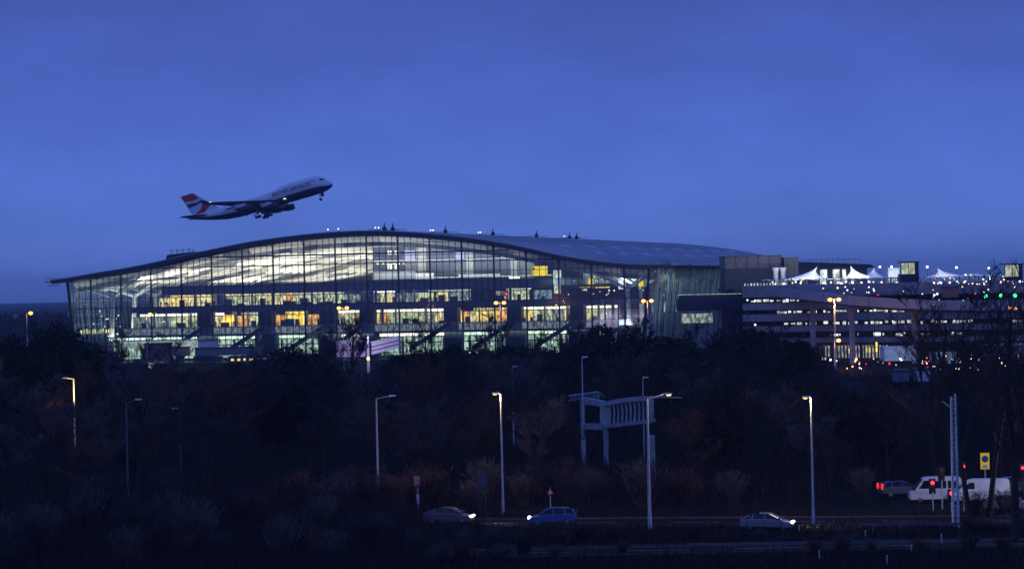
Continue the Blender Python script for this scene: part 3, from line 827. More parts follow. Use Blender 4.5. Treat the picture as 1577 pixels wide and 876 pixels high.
# lift towers
def lift(u0,u1,v0,v1,v2,Y,label):
    p = P(u0,v1,Y); wd = P(u1,v1,Y).x-p.x; za = P(u0,v0,Y).z; zb = P(u0,v1,Y).z; zc = P(u0,v2,Y).z
    e = thing('lift_tower',label,'tower',(p.x,Y,0))
    b = MB(); b.box(0,wd,0,6,zc,zb-.1); b.build('wall','core',e)
    b = MB(); b.box(wd*.72,wd*1.02,.4,5,0,zc-.01); b.build('shaft','core',e)
    MB().box(wd*.06,wd*.78,.3,.5,zb,za-.4).build('window','box_window',e)
    b = MB(); b.box(-.1,wd+.1,-.2,6.2,za-.35,za); b.box(0,.2,-.1,.2,zb,za-.35); b.box(wd*.42,wd*.45,-.1,.2,zb,za-.35); b.box(wd*.8,wd,-.1,6,zb,za-.35); b.box(-.1,wd+.1,-.2,6.2,zb-.1,zb+.15); b.build('window_frame','steel_dark',e)
    MB().box(wd*1.03,wd*1.12,.5,.8,0,zb-2).build('light_strip','shop_green',e)
lift(1387,1415,403,423,444,815,'dark lift tower with a lit glass top room beside the ramp')
lift(1547,1575,406,427,442,815,'lit glass topped lift tower seen through bare trees at far right')
p = P(1368,415,840); e = thing('plant_room','small dark flat box behind the lift tower','building',(p.x,p.y,deckz)); MB().box(0,3,0,4,0,4.6).build('wall','cladding_dark',e); MB().box(-.2,3.2,-.2,4.2,4.6,4.85).build('roof','steel_dark',e)

# ------------------------------------------------------------------ lamp posts
def lamp_post(base, H, arm, label, lit=None, energy=0, group=None, r=.11, armdir=0, double=False, head=.55, cm='galv', rise=.25, lean=0):
    e = thing('street_lamp', label, 'street lamp', base, armdir, group)
    MB().bar((0,0,0),(0,0,1.4),r*1.2,n=8).bar((0,0,1.4),(0,0,H),r,r*.6,n=8).build('pole', cm, e)
    sides = (1,-1) if double else (1,)
    for sgn in sides:
        if arm: MB().bar((0,0,H-.05),(sgn*arm,0,H+rise),.05,.04,n=6).build('arm', cm, e)
        hx = sgn*arm
        hd = MB().hexa([(hx-.1,-.16,H+rise-.08),(hx+sgn*head,-.13,H+rise-.03),(hx+sgn*head,.13,H+rise-.03),(hx-.1,.16,H+rise-.08),(hx-.1,-.1,H+rise+.09),(hx+sgn*head,-.08,H+rise+.07),(hx+sgn*head,.08,H+rise+.07),(hx-.1,.1,H+rise+.09)]).build('lamp_head','galv_white',e)
        if lit:
            MB().ball((hx+sgn*head*.5,0,H+rise-.1),head*.38 if head<.8 else .55,.14 if head < .8 else .5,.10 if head < .8 else .42).build('lamp_glass', lit, hd)
            if energy:
                c = {'lamp_warm':(1,.62,.22),'lamp_orange':(1,.4,.1),'lamp_white':(1,.95,.9)}[lit]
                light('POINT',(hx+sgn*head*.5,-.3 if head>.8 else 0,H+rise-(.9 if head>.8 else .38)),energy,c,.12,e)
    return e
def top_h(b, u, v): x, y = unroll(u, v); return CAMH-y/F*b.y
def LP(ub, vb, vt, *a, **k):
    b0 = G(ub, vb); return lamp_post(b0, top_h(b0, ub, vt), *a, **k)
LP(583,783,613,1.3,'tall unlit blue grey lamp post with one arm, left of the road',armdir=0,r=.12,rise=.2)
LP(775,792,606,.25,'slim lit lamp post with warm yellow head left of the hatchback',lit='lamp_warm',energy=1100,armdir=R(180),rise=.08)
LP(1001,816,613,1.5,'tallest blue grey lamp post in front of the sign gantry, small lit head',lit='lamp_warm',energy=130,r=.14,rise=.35,head=.6)
LP(1253,810,612,.2,'slim lit lamp post with warm yellow head right of the gantry',lit='lamp_warm',energy=1100,armdir=R(180),rise=.08)
b0 = GY(115,385,650); lamp_post(b0,10.2,.9,'yellow lit lamp post rising from the dark trees at far left','lamp_warm' if 0 else None,0,armdir=R(180),rise=.1,r=.13)
light('POINT',(b0.x-.7,b0.y-1.2,8.6),900,(1,.6,.15),.2)  # bare light added before the pole to turn it yellow; head stays dark
b0 = GY(195,300,650); lamp_post(b0,10,1.0,'faint unlit lamp post in the left woods, second from the left edge',rise=.3,cm='galv_dark')
b0 = GY(277,340,650); lamp_post(b0,7.6,.3,'short faint pole standing alone in the left woods',armdir=R(180),cm='galv_dark')
b0 = GY(790,390,620); lamp_post(b0,10.2,.15,'pale green unlit post behind the warm lamp',cm='galv_white',r=.09)
b0 = GY(898,330,640); lamp_post(b0,12.6,.1,'thin pole rising past the left end of the sign gantry',r=.09)
b0 = GY(991,345,640); lamp_post(b0,9.8,.1,'thin post with rounded cap behind the right end of the gantry',r=.09)
b0 = G(1472,812); H = top_h(b0,1468,606); e = thing('lattice_mast','pale two legged lattice mast in front of the traffic lights','mast',b0)
for x in (-.2,.22): MB().bar((x,0,0),(x*.8,0,H-(.0 if x>0 else .25)),.12,.09,n=6).build('leg','galv_white',e)
b = MB(); k = .4
while k < H-1: b.bar((-.2,0,k),(.2,0,k+.4),.03,n=4).bar((.2,0,k+.4),(-.2,0,k+.8),.03,n=4); k += .8
b.bar((-.25,0,H-1.1),(-.9,0,H-.6),.05,n=5); b.build('bracing','galv_white',e)
for u, v, dbl, Y, lit, en, lab in ((528,474,True,780,'lamp_orange',240,'double headed orange lamp before the left half of the terminal'),(770,466,True,780,'lamp_orange',240,'double headed orange lamp before the middle of the terminal'),
                          (997,463,True,770,'lamp_orange',240,'double headed orange lamp at the right corner of the terminal'),(1285,461,True,700,'lamp_orange',3500,'double headed orange lamp in front of the elevated ramp'),
                          (1285,524,False,720,'lamp_orange',600,'low orange lamp below the elevated ramp'),(41,482,False,760,'lamp_orange',100,'orange lamp on the skyline at far left'),
                          (225,484,False,780,'lamp_orange',160,'orange lamp with lit pole before the left end of the terminal')):
    b0 = GY(u,Y,v); H = top_h(b0,u,v)
    lamp_post(b0,H,.55,lab,lit=lit,energy=en,double=dbl,head=.9 if not dbl else .9,r=.16,rise=.05,cm='galv_white')
# roof-deck lamps on tall poles
for i,(u,v) in enumerate(((1355,411),(1373,411),(1428,411),(1473,412),(1452,424),(1461,424),(1470,424),(1487,424),(1495,424),(1506,424),(1523,425),(1545,427),(1552,425),(1563,424),(1572,424),(1523,413),(1557,412),(1240,427))):
    p = P(u,v,870); e = thing('deck_lamp','small bright white lamp on a slim pole over the car park deck','lamp',(p.x,870,deckz),0,'white lamps over the car park deck')
    h = p.z-deckz; MB().bar((0,0,0),(0,0,h),.07,n=5).build('pole','steel_dark',e); MB().ball((0,0,h),.34,n=8,m=5).build('lamp_head','lamp_white',e)
# small signals on the right
for u,v,m,lab in ((1518,456,'signal_green','faint green signal lamp, left of three in the bare trees'),(1541,455,'signal_green','green signal lamp in the middle of three in the trees'),(1563,455,'signal_green','green signal lamp, right of three near the right edge'),
                  (1555,474,'lamp_orange','orange red lamp, left of a pair low at far right'),(1564,475,'lamp_orange','orange lamp, right of a pair low at far right'),(1575,720,'signal_red','red signal lamp at the right edge of the view')):
    Y = 700 if v < 600 else 290
    p = P(u,v,Y); e = thing('signal_lamp',lab,'signal lamp',(p.x,Y,0)); MB().bar((0,0,0),(0,0,p.z),.08,n=6).build('pole','steel_dark',e); MB().box(-.35*Y/700-.1,.35*Y/700+.1,.06,.3,p.z-.5*Y/700-.15,p.z+.5*Y/700+.15).build('housing','steel_dark',e)
    MB().ball((0,0,p.z),.42*Y/700 if v<600 else .14,n=10,m=6).build('lamp_glass',m,e)
# lamps glimpsed among the trees
for u,v,Y,m,r in ((427,571,640,'lamp_soft',.3),(409,590,600,'lamp_orange',.13),(640,580,560,'lamp_orange',.30),(675,575,620,'lamp_soft',.28),(594,576,620,'lamp_soft',.25),(723,543,700,'lamp_soft',.3),(82,577,560,'lamp_soft',.16),(36,563,620,'lamp_soft',.2),
                (233,563,690,'lamp_soft',.75),(707,575,620,'lamp_soft',.15),(797,561,640,'lamp_soft',.15),(1165,405,960,'lamp_soft',.4),(875,545,700,'lamp_soft',.5),(1151,462,790,'lamp_white',.2),(1163,463,790,'lamp_white',.25),(1163,500,780,'lamp_white',.25),(1541,551,560,'lamp_cold',.3),(1533,566,520,'lamp_soft',.1)):
    p = P(u,v,Y); e = thing('bollard_lamp','small lamp glimpsed between the dark trees','lamp',(p.x,Y,0),0,'small lamps between the trees')
    MB().bar((0,0,0),(0,0,p.z),.06,n=5).build('pole','steel_dark',e); MB().ball((0,-.1,p.z),r,n=8,m=5).build('lamp_head',m,e)

# ------------------------------------------------------------------ low things in front of the terminal
def lowbox(u0,u1,v0,v1,Y,depth,m,name,label,cat,roofm='roof_edge',skew=0):
    p = P(u0,v0,Y); wd = P(u1,v0,Y).x-p.x; z1 = p.z; z0 = max(0,P(u0,v1,Y).z)
    e = thing(name,label,cat,(p.x,Y,0)); 
    MB().hexa([(0,0,z0),(wd,0,z0+skew),(wd,depth,z0+skew),(0,depth,z0),(0,0,z1),(wd,0,z1+skew),(wd,depth,z1+skew),(0,depth,z1)]).build('wall',m,e)
    MB().hexa([(-.2,-.2,z1),(wd+.2,-.2,z1+skew),(wd+.2,depth,z1+skew),(-.2,depth,z1),(-.2,-.2,z1+.25),(wd+.2,-.2,z1+.25+skew),(wd+.2,depth,z1+.25+skew),(-.2,depth,z1+.25)]).build('roof',roofm,e)
    return e, wd, z0, z1
lowbox(188,312,526,537,840,8,'canopy_glow','lit_canopy','long pale green lit canopy at the foot of the terminal','canopy','galv_white')  # wall glows itself in place of lamps lighting it
lowbox(305,330,525,540,835,8,'white_panel','kiosk','plain white kiosk at the right end of the lit canopy','kiosk')
lowbox(300,400,537,548,800,8,'cladding_grey','bus_shelter','grey low shed in front of the stairs at the left','shelter')
lowbox(222,262,530,556,780,5,'brown_wall','hoarding','reddish brown hoarding behind bare twigs at the left','hoarding')
lowbox(262,290,536,548,770,5,'sign_pink','hoarding','smaller pinkish hoarding right of the brown one','hoarding')
e, wd, z0, z1 = lowbox(352,442,550,562,740,8,'slab_dark','site_office','low dark office with a row of yellow white windows','building')
for k in range(9): MB().box(.6+k*1.5,.6+k*1.5+rr.uniform(.5,1.1),-.1,0,z1-.9,z1-.35).build('window','shop_cream' if k%2 else 'shop_yellow',e)
e, wd, z0, z1 = lowbox(518,562,527,550,760,10,'white_panel','marquee','pale pink white marquee between the dark tree domes','marquee','galv_white')
MB().box(0,wd,-.15,-.05,z0+(z1-z0)*.42,z0+(z1-z0)*.48).build('band','sign_red',e)
light('AREA',(P(540,530,752).x,750,z1+1.5),600,(.75,.55,1),10,None,(R(35),0,0),4)  # added purple light without a fixture, tinting and brightening the marquee
e, wd, z0, z1 = lowbox(572,614,528,546,755,6,'white_panel','covered_walkway','slanting white covered walkway rising to the right','walkway','galv_white',skew=1.5)
for k in (.3,.62): MB().hexa([(0,-.12,z0+(z1-z0)*k),(wd,-.12,z0+(z1-z0)*k+1.5),(wd,0,z0+(z1-z0)*k+1.5),(0,0,z0+(z1-z0)*k),(0,-.12,z0+(z1-z0)*k+.25),(wd,-.12,z0+(z1-z0)*k+1.75),(wd,0,z0+(z1-z0)*k+1.75),(0,0,z0+(z1-z0)*k+.25)]).build('handrail','slab_dark',e)
light('AREA',(P(594,530,748).x,745,z1+2),420,(.78,.62,1),9,None,(R(35),0,0),4)  # added violet light without a fixture, brightening the walkway
p = P(567,545,750); e = thing('mast_sign','slim white pylon beside the slanting walkway','pylon',(p.x,750,0)); zz = P(567,513,750).z
MB().hexa([(-.35,-.3,0),(.4,-.3,0),(.4,.3,0),(-.35,.3,0),(-.2,-.2,zz),(.2,-.2,zz),(.2,.2,zz),(-.2,.2,zz)]).build('post','white_panel',e); MB().ball((0,-.4,P(567,552,750).z),.4).build('lamp_head','lamp_orange',e)
# pale low sheds near bare trees on the right (bluish shapes)
lowbox(1362,1410,536,556,640,8,'white_panel','shed','bluish white low shed behind the bare trees right of the ramp columns','shed','galv_white')
lowbox(1440,1475,545,560,640,8,'white_panel','shed','pale long shed low behind the tall trees','shed','galv_white')
lowbox(1520,1577,532,548,640,8,'cladding_grey','shed','grey shed low at the right edge behind the trees','shed','galv_white')
lowbox(1455,1476,443,458,760,5,'brown_wall','kiosk','small reddish block on the ramp right of the lift tower','kiosk')
light('AREA',(P(1400,530,625).x,622,9),1500,(.6,.75,1),40,None,(R(40),0,0),4)  # added blue-white light giving the sheds their bluish glow
for i in range(130):
    u = rr2.uniform(1425,1585) if i < 84 else rr2.uniform(1228,1440); v = rr2.choice((rr2.uniform(428,438),rr2.uniform(440,478),rr2.uniform(545,570))) if i < 84 else rr2.choice((rr2.uniform(436,448)+(u-1228)*.05, rr2.uniform(552,568))); Y = 742 if v < 500 else 600; q = P(u,v,Y)
    e = thing('ramp_lamp','tiny lamp on a slim pole along the ramp and low roads at the right','lamp',(q.x,Y,0),0,'tiny lamps along the ramp and low roads at the right')
    if i == 0: m4 = MB().bar((0,0,0),(0,0,1),.04,n=4).mesh('pole','steel_dark'); m5 = [MB().ball((0,0,0),.2,n=6,m=4).mesh('lamp_head',mm) for mm in ('lamp_soft','lamp_cold','lamp_orange','lamp_cold','tail_red')]
    st_ = inst('pole',m4,e); st_.scale = (1,1,q.z); h_ = inst('lamp_head',m5[i%4 if i%9 else 4],e); h_.location = (0,-.1,q.z); sc_ = rr2.uniform(.5,1.3); h_.scale = (sc_,)*3  # red heads stand in for tail lights of cars
lowbox(1378,1400,572,588,470,4,'cladding_grey','shed','small grey shed under the trees right of centre','shed')
lowbox(1412,1432,570,587,470,4,'galv_white','shed','small pale shed next to the grey one','shed')
# far skyline at the left
for u,v,w_,lab in ((12,488,8,'hazy distant block on the left horizon, leftmost'),(20,484,6,'hazy distant slab tower on the left horizon'),(103,480,4,'thin hazy distant tower beside the terminal')):
    p = P(u,v,2300); wd = w_/F*2300; e = thing('distant_building',lab,'building',(p.x,2300,0)); MB().box(0,wd,0,12,0,p.z).build('wall','concrete',e); MB().box(-.4,wd+.4,-.4,12.4,p.z,p.z+.8).build('roof','roof_edge',e)

# ------------------------------------------------------------------ motorway sign gantry
Yg0, Yg1 = 345.0, 322.0
pa = P(897,616,Yg0); pb_ = P(932,620,Yg0-6); pc = P(1003,616,Yg1)
e = thing('sign_gantry','grey steel sign gantry with louvred box truss seen from behind','gantry',(pa.x,pa.y,0)); o0 = Vector((pa.x,pa.y,0))
ztg = pa.z; zb_ = P(897,656,Yg0).z; ztg2 = P(1003,613,Yg1).z; zb2 = P(1003,648,Yg1).z
A, Bq, C_ = pa-o0, pb_-o0, pc-o0
A.z=B0z=0
def gp(p, z): return Vector((p.x,p.y,z))
for p in (A, Bq, C_): 
    MB().rbar(gp(p,0), gp(p,zb_-.05), .55,.55, up=(0,1,0)).build('post','galv_gantry',e)
zB = P(932,622,Yg0-6).z; zBb = P(932,657,Yg0-6).z
b = MB()
for (p,q,za1,za2) in ((A,Bq,ztg,zB),(A,Bq,zb_,zBb)): b.rbar(gp(p,za1),gp(q,za2),.5,.65)
b.rbar(gp(A,zb_-.3),gp(A,ztg+.3),.5,.4,up=(0,1,0)); b.build('left_frame','galv_gantry',e)
b = MB(); n=14; mid=(Bq+C_)/2
def tr(f, lo): 
    p = Bq.lerp(C_,f); a = (zBb if lo else zB); c = (zb2 if lo else ztg2); z = a+(c-a)*f+(0 if lo else .14*math.sin(math.pi*f)); return gp(p,z)
for i in range(n):
    b.rbar(tr(i/n,0),tr((i+1)/n,0),.5,.5); b.rbar(tr(i/n,1),tr((i+1)/n,1),.5,.35)
b.rbar(tr(0,1),tr(0,0),1.2,.5,up=(0,1,0)); b.rbar(tr(1,1),tr(1,0),.5,.4,up=(0,1,0)); b.build('truss_frame','galv_gantry',e)
for i in range(1,11):
    f = i/11.0; p = tr(f,1); q = tr(min(1,f),0); m_ = (p+q)/2+Vector((.10,0,0))
    MB().rbar(p,m_,.22,.5,up=(0,1,0)).rbar(m_,q,.22,.5,up=(0,1,0)).build('louvre','galv_gantry',e)
b = MB(); off = Vector((.4,2.2,0)); 
for i in range(n): b.rbar(tr(i/n,1)+off,tr((i+1)/n,1)+off,.3,.3)
b.build('rear_chord','galv_gantry',e)
b = MB(); p0 = P(876,609,Yg0-2)-o0; p1 = P(921,603,Yg0+2)-o0
b.rbar(p0,p1,.25,.12); b.rbar(p0+Vector((0,1.5,-.6)),p1+Vector((0,1.5,-.6)),.2,.1)
for i in range(8): q = p0.lerp(p1,i/7); b.rbar(q,q+Vector((.7,1.5,-.7)),.2,.1); 
for i in (3,4,5,6,7): q = p0.lerp(p1,i/7); b.bar(q,q+Vector((0,0,-1.1)),.05,n=4)
b.rbar(p1,p1+Vector((0,0,-1.3)),.15,.15,up=(0,1,0)); b.rbar(p0.lerp(p1,.45)+Vector((0,0,-1.2)),p1+Vector((.4,0,-1.2)),.6,.15)
b.build('catwalk','galv_gantry',e)
b = MB(); q0=P(1021,611,Yg1-2)-o0; b.rbar(q0,q0+Vector((1.9,-.4,-.12)),.5,.12); b.bar(gp(C_,ztg2),q0,.08,n=5); b.build('camera_shelf','galv_gantry',e)

# ------------------------------------------------------------------ road signs & traffic lights
b0 = G(644,792); hh = top_h(b0,642,733)
e = thing('bus_stop_sign','pinkish square topped sign on a striped post left of the road','sign',b0)
MB().bar((0,0,0),(0,0,hh-.2),.06,n=8).build('post','galv_white',e); MB().box(-.32,.22,-.1,-.03,hh-.95,hh).build('sign_plate','sign_pink',e); MB().box(-.32,.22,-.12,-.101,hh-1.0,hh-.8).build('band','sign_red',e); MB().box(-.13,.13,-.1,.1,1.0,1.9).build('timetable','text_white',e)
b0 = G(743,793); hh = top_h(b0,743,725)
e = thing('road_sign','dark back of a tall two legged road sign','sign',b0)
for x in (-.35,.3): MB().bar((x,0,0),(x,0,hh),.05,n=6).build('post','steel_mullion',e)
MB().box(-.45,.42,-.06,.0,hh-1.7,hh).build('sign_plate','steel_mullion',e)
b0 = G(848,786); hh = top_h(b0,848,750)
e = thing('warning_sign','small triangular warning sign above the blue hatchback','sign',b0)
MB().bar((0,0,0),(0,0,hh),.045,n=6).build('post','galv_white',e)
MB().loft([[(-.33,-.06,hh-.65),(.33,-.06,hh-.65),(0,-.06,hh)],[(-.33,-.09,hh-.65),(.33,-.09,hh-.65),(0,-.09,hh)]]).build('sign_plate','sign_red',e)
MB().loft([[(-.2,-.094,hh-.57),(.2,-.094,hh-.57),(0,-.094,hh-.16)],[(-.2,-.1,hh-.57),(.2,-.1,hh-.57),(0,-.1,hh-.16)]]).build('inner_face','text_white',e)
b0 = GY(1517,290,720); z1 = P(1517,697,290).z; z0 = P(1517,722,290).z
e = thing('lit_sign','yellow bordered sign with a blue disc above the junction','sign',b0)
MB().bar((0,0,0),(0,0,z0),.07,n=6).build('post','galv',e); MB().box(-.42,.42,-.05,.05,z0,z1).build('sign_plate','sign_yellow_lit',e); MB().bar((0,-.051,(z0+z1)/2+.2),(0,-.09,(z0+z1)/2+.2),.33,n=20).build('disc','sign_blue',e); MB().box(-.22,.22,-.085,-.052,z0+.08,z0+.42).build('lower_panel','text_white',e)
for u,v,Y,lab in ((1483,718,268,'traffic light showing red, tallest and brightest of the junction'),(1450,725,272,'traffic light turned aside, dim red, above the white minibus'),(1436,743,270,'low traffic light showing red in front of the minibus'),(1465,759,268,'low red signal at the rear of the minibus')):
    b0 = GY(u,Y,v); z = P(u,v,Y).z; e = thing('traffic_light',lab,'traffic light',b0)
    MB().bar((0,0,0),(0,0,z-.8),.06,n=8).build('pole','galv',e); hs = MB().box(-.16,.16,-.02,.2,z-.85,z+.2).build('housing','rubber',e)
    MB().box(-.3,.3,.2,.23,z-1.0,z+.35).build('backboard','steel_dark',e)
    MB().ball((0,-.03,z),.17 if 'dim' not in lab else .1,.05,.17,n=10,m=6).build('red_lamp','signal_red' if 'dim' not in lab else 'tail_dim',hs)
    MB().ball((0,-.03,z-.33),.1,.04,.1,n=8).build('lower_lamp','steel_dark',hs)
# guard rails
def rail(a, c, label, z=.6):
    e = thing('guard_rail',label,'guard rail',a); d = c-a; L_ = d.length
    MB().rbar((0,0,z),(d.x,d.y,z),.06,.2).rbar((0,0,z+.08),(d.x,d.y,z+.08),.1,.05).build('beam','galv_dark',e)
    n = int(L_/3.2); bb = MB()
    for i in range(n+1): f = i/n; bb.box(d.x*f-.06,d.x*f+.06,d.y*f+.06,d.y*f+.18,0,z+.1)
    bb.build('posts','galv_dark',e)
rail(G(1325,818),G(1640,817),'long steel guard rail below the junction at right')
rail(G(1060,850),G(1420,847),'steel guard rail along the nearer lane, lower right')

for (u,v) in ((1231,822),(1333,830),(1404,853),(1262,862),(1366,870),(1450,836)):
    b0 = G(u,v); e = thing('marker_post','short white reflective marker post in the dark roadside grass','post',b0,0,'marker posts in the lower right verge')
    MB().box(-.05,.05,-.04,.04,0,.7).build('post','galv',e); MB().box(-.05,.05,-.055,-.042,.6,.75).build('reflector','galv_white',e)
# ------------------------------------------------------------------ vehicles
def car(loc_, rz, L_, Wd, H_, paint, label, cat='car', kind='hatch', head=False, tail=False, group=None, hE=350):
    e = thing('car' if kind != 'van' else 'van', label, cat, loc_, rz, group)
    hw = Wd/2; wb = L_*.31; rw = .31
    if kind == 'van':
        low = [(-L_/2,.35),(-L_/2,1.0),(-L_/2+.02,1.25),(L_*.30,1.25),(L_*.44,1.1),(L_/2-.05,.9),(L_/2,.45),(L_/2-.1,.3)]
        gh = [(-L_/2+.03,1.25),(-L_/2+.1,H_-.15),(-L_/2+.3,H_),(L_*.16,H_),(L_*.24,H_-.1),(L_*.40,1.2)]
    else:
        low = [(-L_/2,.35),(-L_/2-.03,.62),(-L_/2+.06,.95),(-L_*.3,1.0),(L_*.13,.98),(L_*.3,.86),(L_*.44,.74),(L_/2,.55),(L_/2,.32),(L_/2-.1,.24)]
        gh = [(-L_/2+.08,.95),(-L_*.42,H_-.17),(-L_*.33,H_-.03),(-L_*.05,H_),(L_*.07,H_-.06),(L_*.27,.93)] if kind == 'hatch' else [(-L_*.46,.95),(-L_*.36,1.16),(-L_*.27,H_-.11),(-L_*.15,H_-.01),(-L_*.02,H_),(L_*.06,H_-.05),(L_*.18,1.14),(L_*.29,.90)]
    n = len(low)
    rings = []
    for y, ins in ((-hw,.06),(-hw+.07,0),(hw-.07,0),(hw,.06)):
        cx_, cz_ = 0, .65
        rings.append([(cx_+(x-cx_)*(1-ins*.4), y, cz_+(z-cz_)*(1-ins)) for x, z in low])
    body = MB().loft(rings).build('body', paint, e)
    bv = body.modifiers.new('b','BEVEL'); bv.width = .04; bv.segments = 2
    def tum(f): return hw-.05-f*.17
    r2 = []
    zmin = min(z for x, z in gh); zmax = max(z for x, z in gh)
    for sg in (-1, 1): r2.append([(x, sg*tum((z-zmin)/(zmax-zmin)), z) for x, z in gh])
    MB().loft(r2).build('windows', 'car_glass', e) if kind != 'van' else MB().loft(r2).build('cabin', paint, e)
    if kind == 'van':
        for sg in (-1, 1):
            y0 = sg*(tum(.4)+.03)
            MB().hexa([(L_*.12,y0-.02,1.32),(L_*.33,y0-.02,1.32),(L_*.33,y0+.02,1.32),(L_*.12,y0+.02,1.32),(L_*.12,y0-.02-sg*.08,H_-.3),(L_*.21,y0-.02-sg*.08,H_-.3),(L_*.21,y0+.02-sg*.08,H_-.3),(L_*.12,y0+.02-sg*.08,H_-.3)]).build('side_window','car_glass',e)
        if tail:
            for k2 in range(3):
                for sg in (-1,1):
                    x0_ = -L_*.42+k2*1.15; y0 = sg*(tum(.4)+.04)
                    MB().hexa([(x0_,y0-.02,1.32),(x0_+1.0,y0-.02,1.32),(x0_+1.0,y0+.02,1.32),(x0_,y0+.02,1.32),(x0_,y0-.02-sg*.08,H_-.35),(x0_+1.0,y0-.02-sg*.08,H_-.35),(x0_+1.0,y0+.02-sg*.08,H_-.35),(x0_,y0+.02-sg*.08,H_-.35)]).build('side_window','car_glass',e)
        MB().hexa([(L_*.41,-tum(.1),1.24),(L_*.43,-tum(.1),1.24),(L_*.43,tum(.1),1.24),(L_*.41,tum(.1),1.24),(L_*.25,-tum(.8),H_-.18),(L_*.27,-tum(.8),H_-.18),(L_*.27,tum(.8),H_-.18),(L_*.25,tum(.8),H_-.18)]).build('windscreen','car_glass',e)
    else:
        # roof skin, pillars
        b = MB(); x0, x1 = (gh[2][0], gh[-2][0]) if kind == 'hatch' else (gh[3][0], gh[-3][0])
        b.hexa([(x0-.05,-tum(.9),H_-.06),(x1+.02,-tum(.9),H_-.08),(x1+.02,tum(.9),H_-.08),(x0-.05,tum(.9),H_-.06),(x0+.03,-tum(1.1),H_+.015),(x1-.05,-tum(1.1),H_+.01),(x1-.05,tum(1.1),H_+.01),(x0+.03,tum(1.1),H_+.015)])
        b.build('roof', paint, e)
        b = MB()
        for sg in (-1, 1):
            b.bar((gh[-1][0]-.02,sg*tum(0),gh[-1][1]+.02),(x1,sg*tum(.95),H_-.06),.04,n=5)
            b.bar((gh[0][0]+.02,sg*tum(0),gh[0][1]+.02),(gh[1][0]+.0,sg*tum(.85 if kind=='hatch' else .45),gh[1][1]+.02),.06,n=5)
            b.rbar((-.1,sg*(tum(0)),.98),(-.12,sg*tum(1),H_-.05),.07,.05,up=(0,1,0)); b.rbar((-L_*.27,sg*(tum(0)),.98),(-L_*.25,sg*tum(1),H_-.05),.09,.05,up=(0,1,0))
        b.build('pillars', paint, e)
    for sx in (-1, 1):
        for sg in (-1, 1):
            y = sg*(hw-.12); ty = MB().bar((sx*wb,y-.11,rw),(sx*wb,y+.115,rw),rw,n=18).build('wheel','rubber',e)
            MB().bar((sx*wb,y+sg*.1,rw),(sx*wb,y+sg*.125,rw),rw*.62,n=12).build('rim','rim',ty)
    for sg in (-1, 1):
        zh = .68 if kind != 'van' else .82
        h_ = MB().ball((L_/2-.1,sg*(hw-.28),zh),.14,.17,.09).build('headlight','head_white' if head else 'rim',e)
        if head: light('SPOT',(L_/2+.12,sg*(hw-.28),zh),hE,(1,.9,.75),.08,e,(0,R(-86),0),spot=R(70))
        zt2 = .92 if kind != 'van' else 1.0
        MB().box(-L_/2-.03,-L_/2+.09,sg*(hw-.13)-.09,sg*(hw-.13)+.09,zt2-.16,zt2+(.38 if kind=='hatch' else .14)).build('taillight','tail_red' if tail else 'tail_dim',e)
        MB().box(gh[-1][0]-.25,gh[-1][0]-.1,sg*(hw+.02)-.08,sg*(hw+.02)+.08,.98,1.1).build('mirror',paint,e)
    MB().box(L_/2-.01,L_/2+.02,-.26,.26,.38,.5).build('number_plate','text_white',e)
    return e
def CG(u, v): p = G(u, v); p.z = .01; return p
ra = R(-11)
car(CG(692,806),ra,4.3,1.75,1.42,'car_dark','dark saloon with headlights on, driving right beside the bus stop sign',kind='saloon',head=True)
car(CG(851,808),ra+R(180)+R(8),4.2,1.72,1.50,'car_blue','blue hatchback driving left in the middle of the road',kind='hatch',head=True,hE=150)
car(CG(1182,816),ra,4.4,1.75,1.42,'car_silver','silver saloon with bright headlights near the right lit lamp post',kind='saloon',head=True)
car(CG(1441,773),R(178),4.9,1.9,2.35,'car_white','white minibus waiting at the junction, left one','van','van',tail=True)
car(CG(1512,774),R(172),5.2,1.9,2.2,'car_white','white van right behind the minibus at the junction','van','van')
car(CG(1388,764),R(10),4.2,1.75,1.45,'car_dark','dark car with glowing red tail lights left of the white minibus',kind='hatch',tail=True)
car(CG(1552,786),R(-8),4.3,1.75,1.4,'car_silver','silver car at the right edge just below the white van',kind='saloon')
car(CG(1549,757),R(170),4.2,1.75,1.4,'car_dark','dark car behind the white van near the right edge',kind='saloon')
# lamp post added to whiten the vans at the junction
p = G(1450,792); lamp_post(Vector((p.x+14,p.y-1,0)),9,.6,'added lit lamp post right of the junction, brightening the vans',lit='lamp_white',energy=2200,armdir=R(180))

# ------------------------------------------------------------------ airliner
nose = P(512,281,1345)
e = thing('airliner','four engined jumbo jet climbing with gear down, red and blue tail','airliner',nose)
e.rotation_euler = (Matrix.Rotation(R(-14),3,'Z') @ Matrix.Rotation(R(-14),3,'Y')).to_euler()
st = [(0,-.7,-.55,.1),(.7,-1.7,.35,1.0),(2,-2.4,1.6,1.9),(4,-2.95,3.3,2.6),(6,-3.2,4.5,3.0),(9,-3.3,5.0,3.2),(20,-3.3,5.0,3.25),(24,-3.3,4.5,3.25),(29,-3.3,3.5,3.25),(36,-3.3,3.3,3.25),(45,-3.3,3.3,3.25),(51,-2.7,3.3,3.0),(57,-1.4,3.25,2.5),(62,0,3.1,1.8),(66,1.2,2.95,1.1),(69,2.0,2.75,.4)]
n = 24; rings = []
for d, zb2_, zt2, hw in st:
    c = (zb2_+zt2)/2; h = (zt2-zb2_)/2; rings.append([(-d, hw*math.cos(2*math.pi*j/n), c+h*math.sin(2*math.pi*j/n)) for j in range(n)])
mis = [1 if 12.9 <= j+.5 <= 23.1 else 0 for j in range(n)]
MB().loft(rings, mis=mis).build('fuselage',['plane_white','plane_blue'],e,smooth=True)
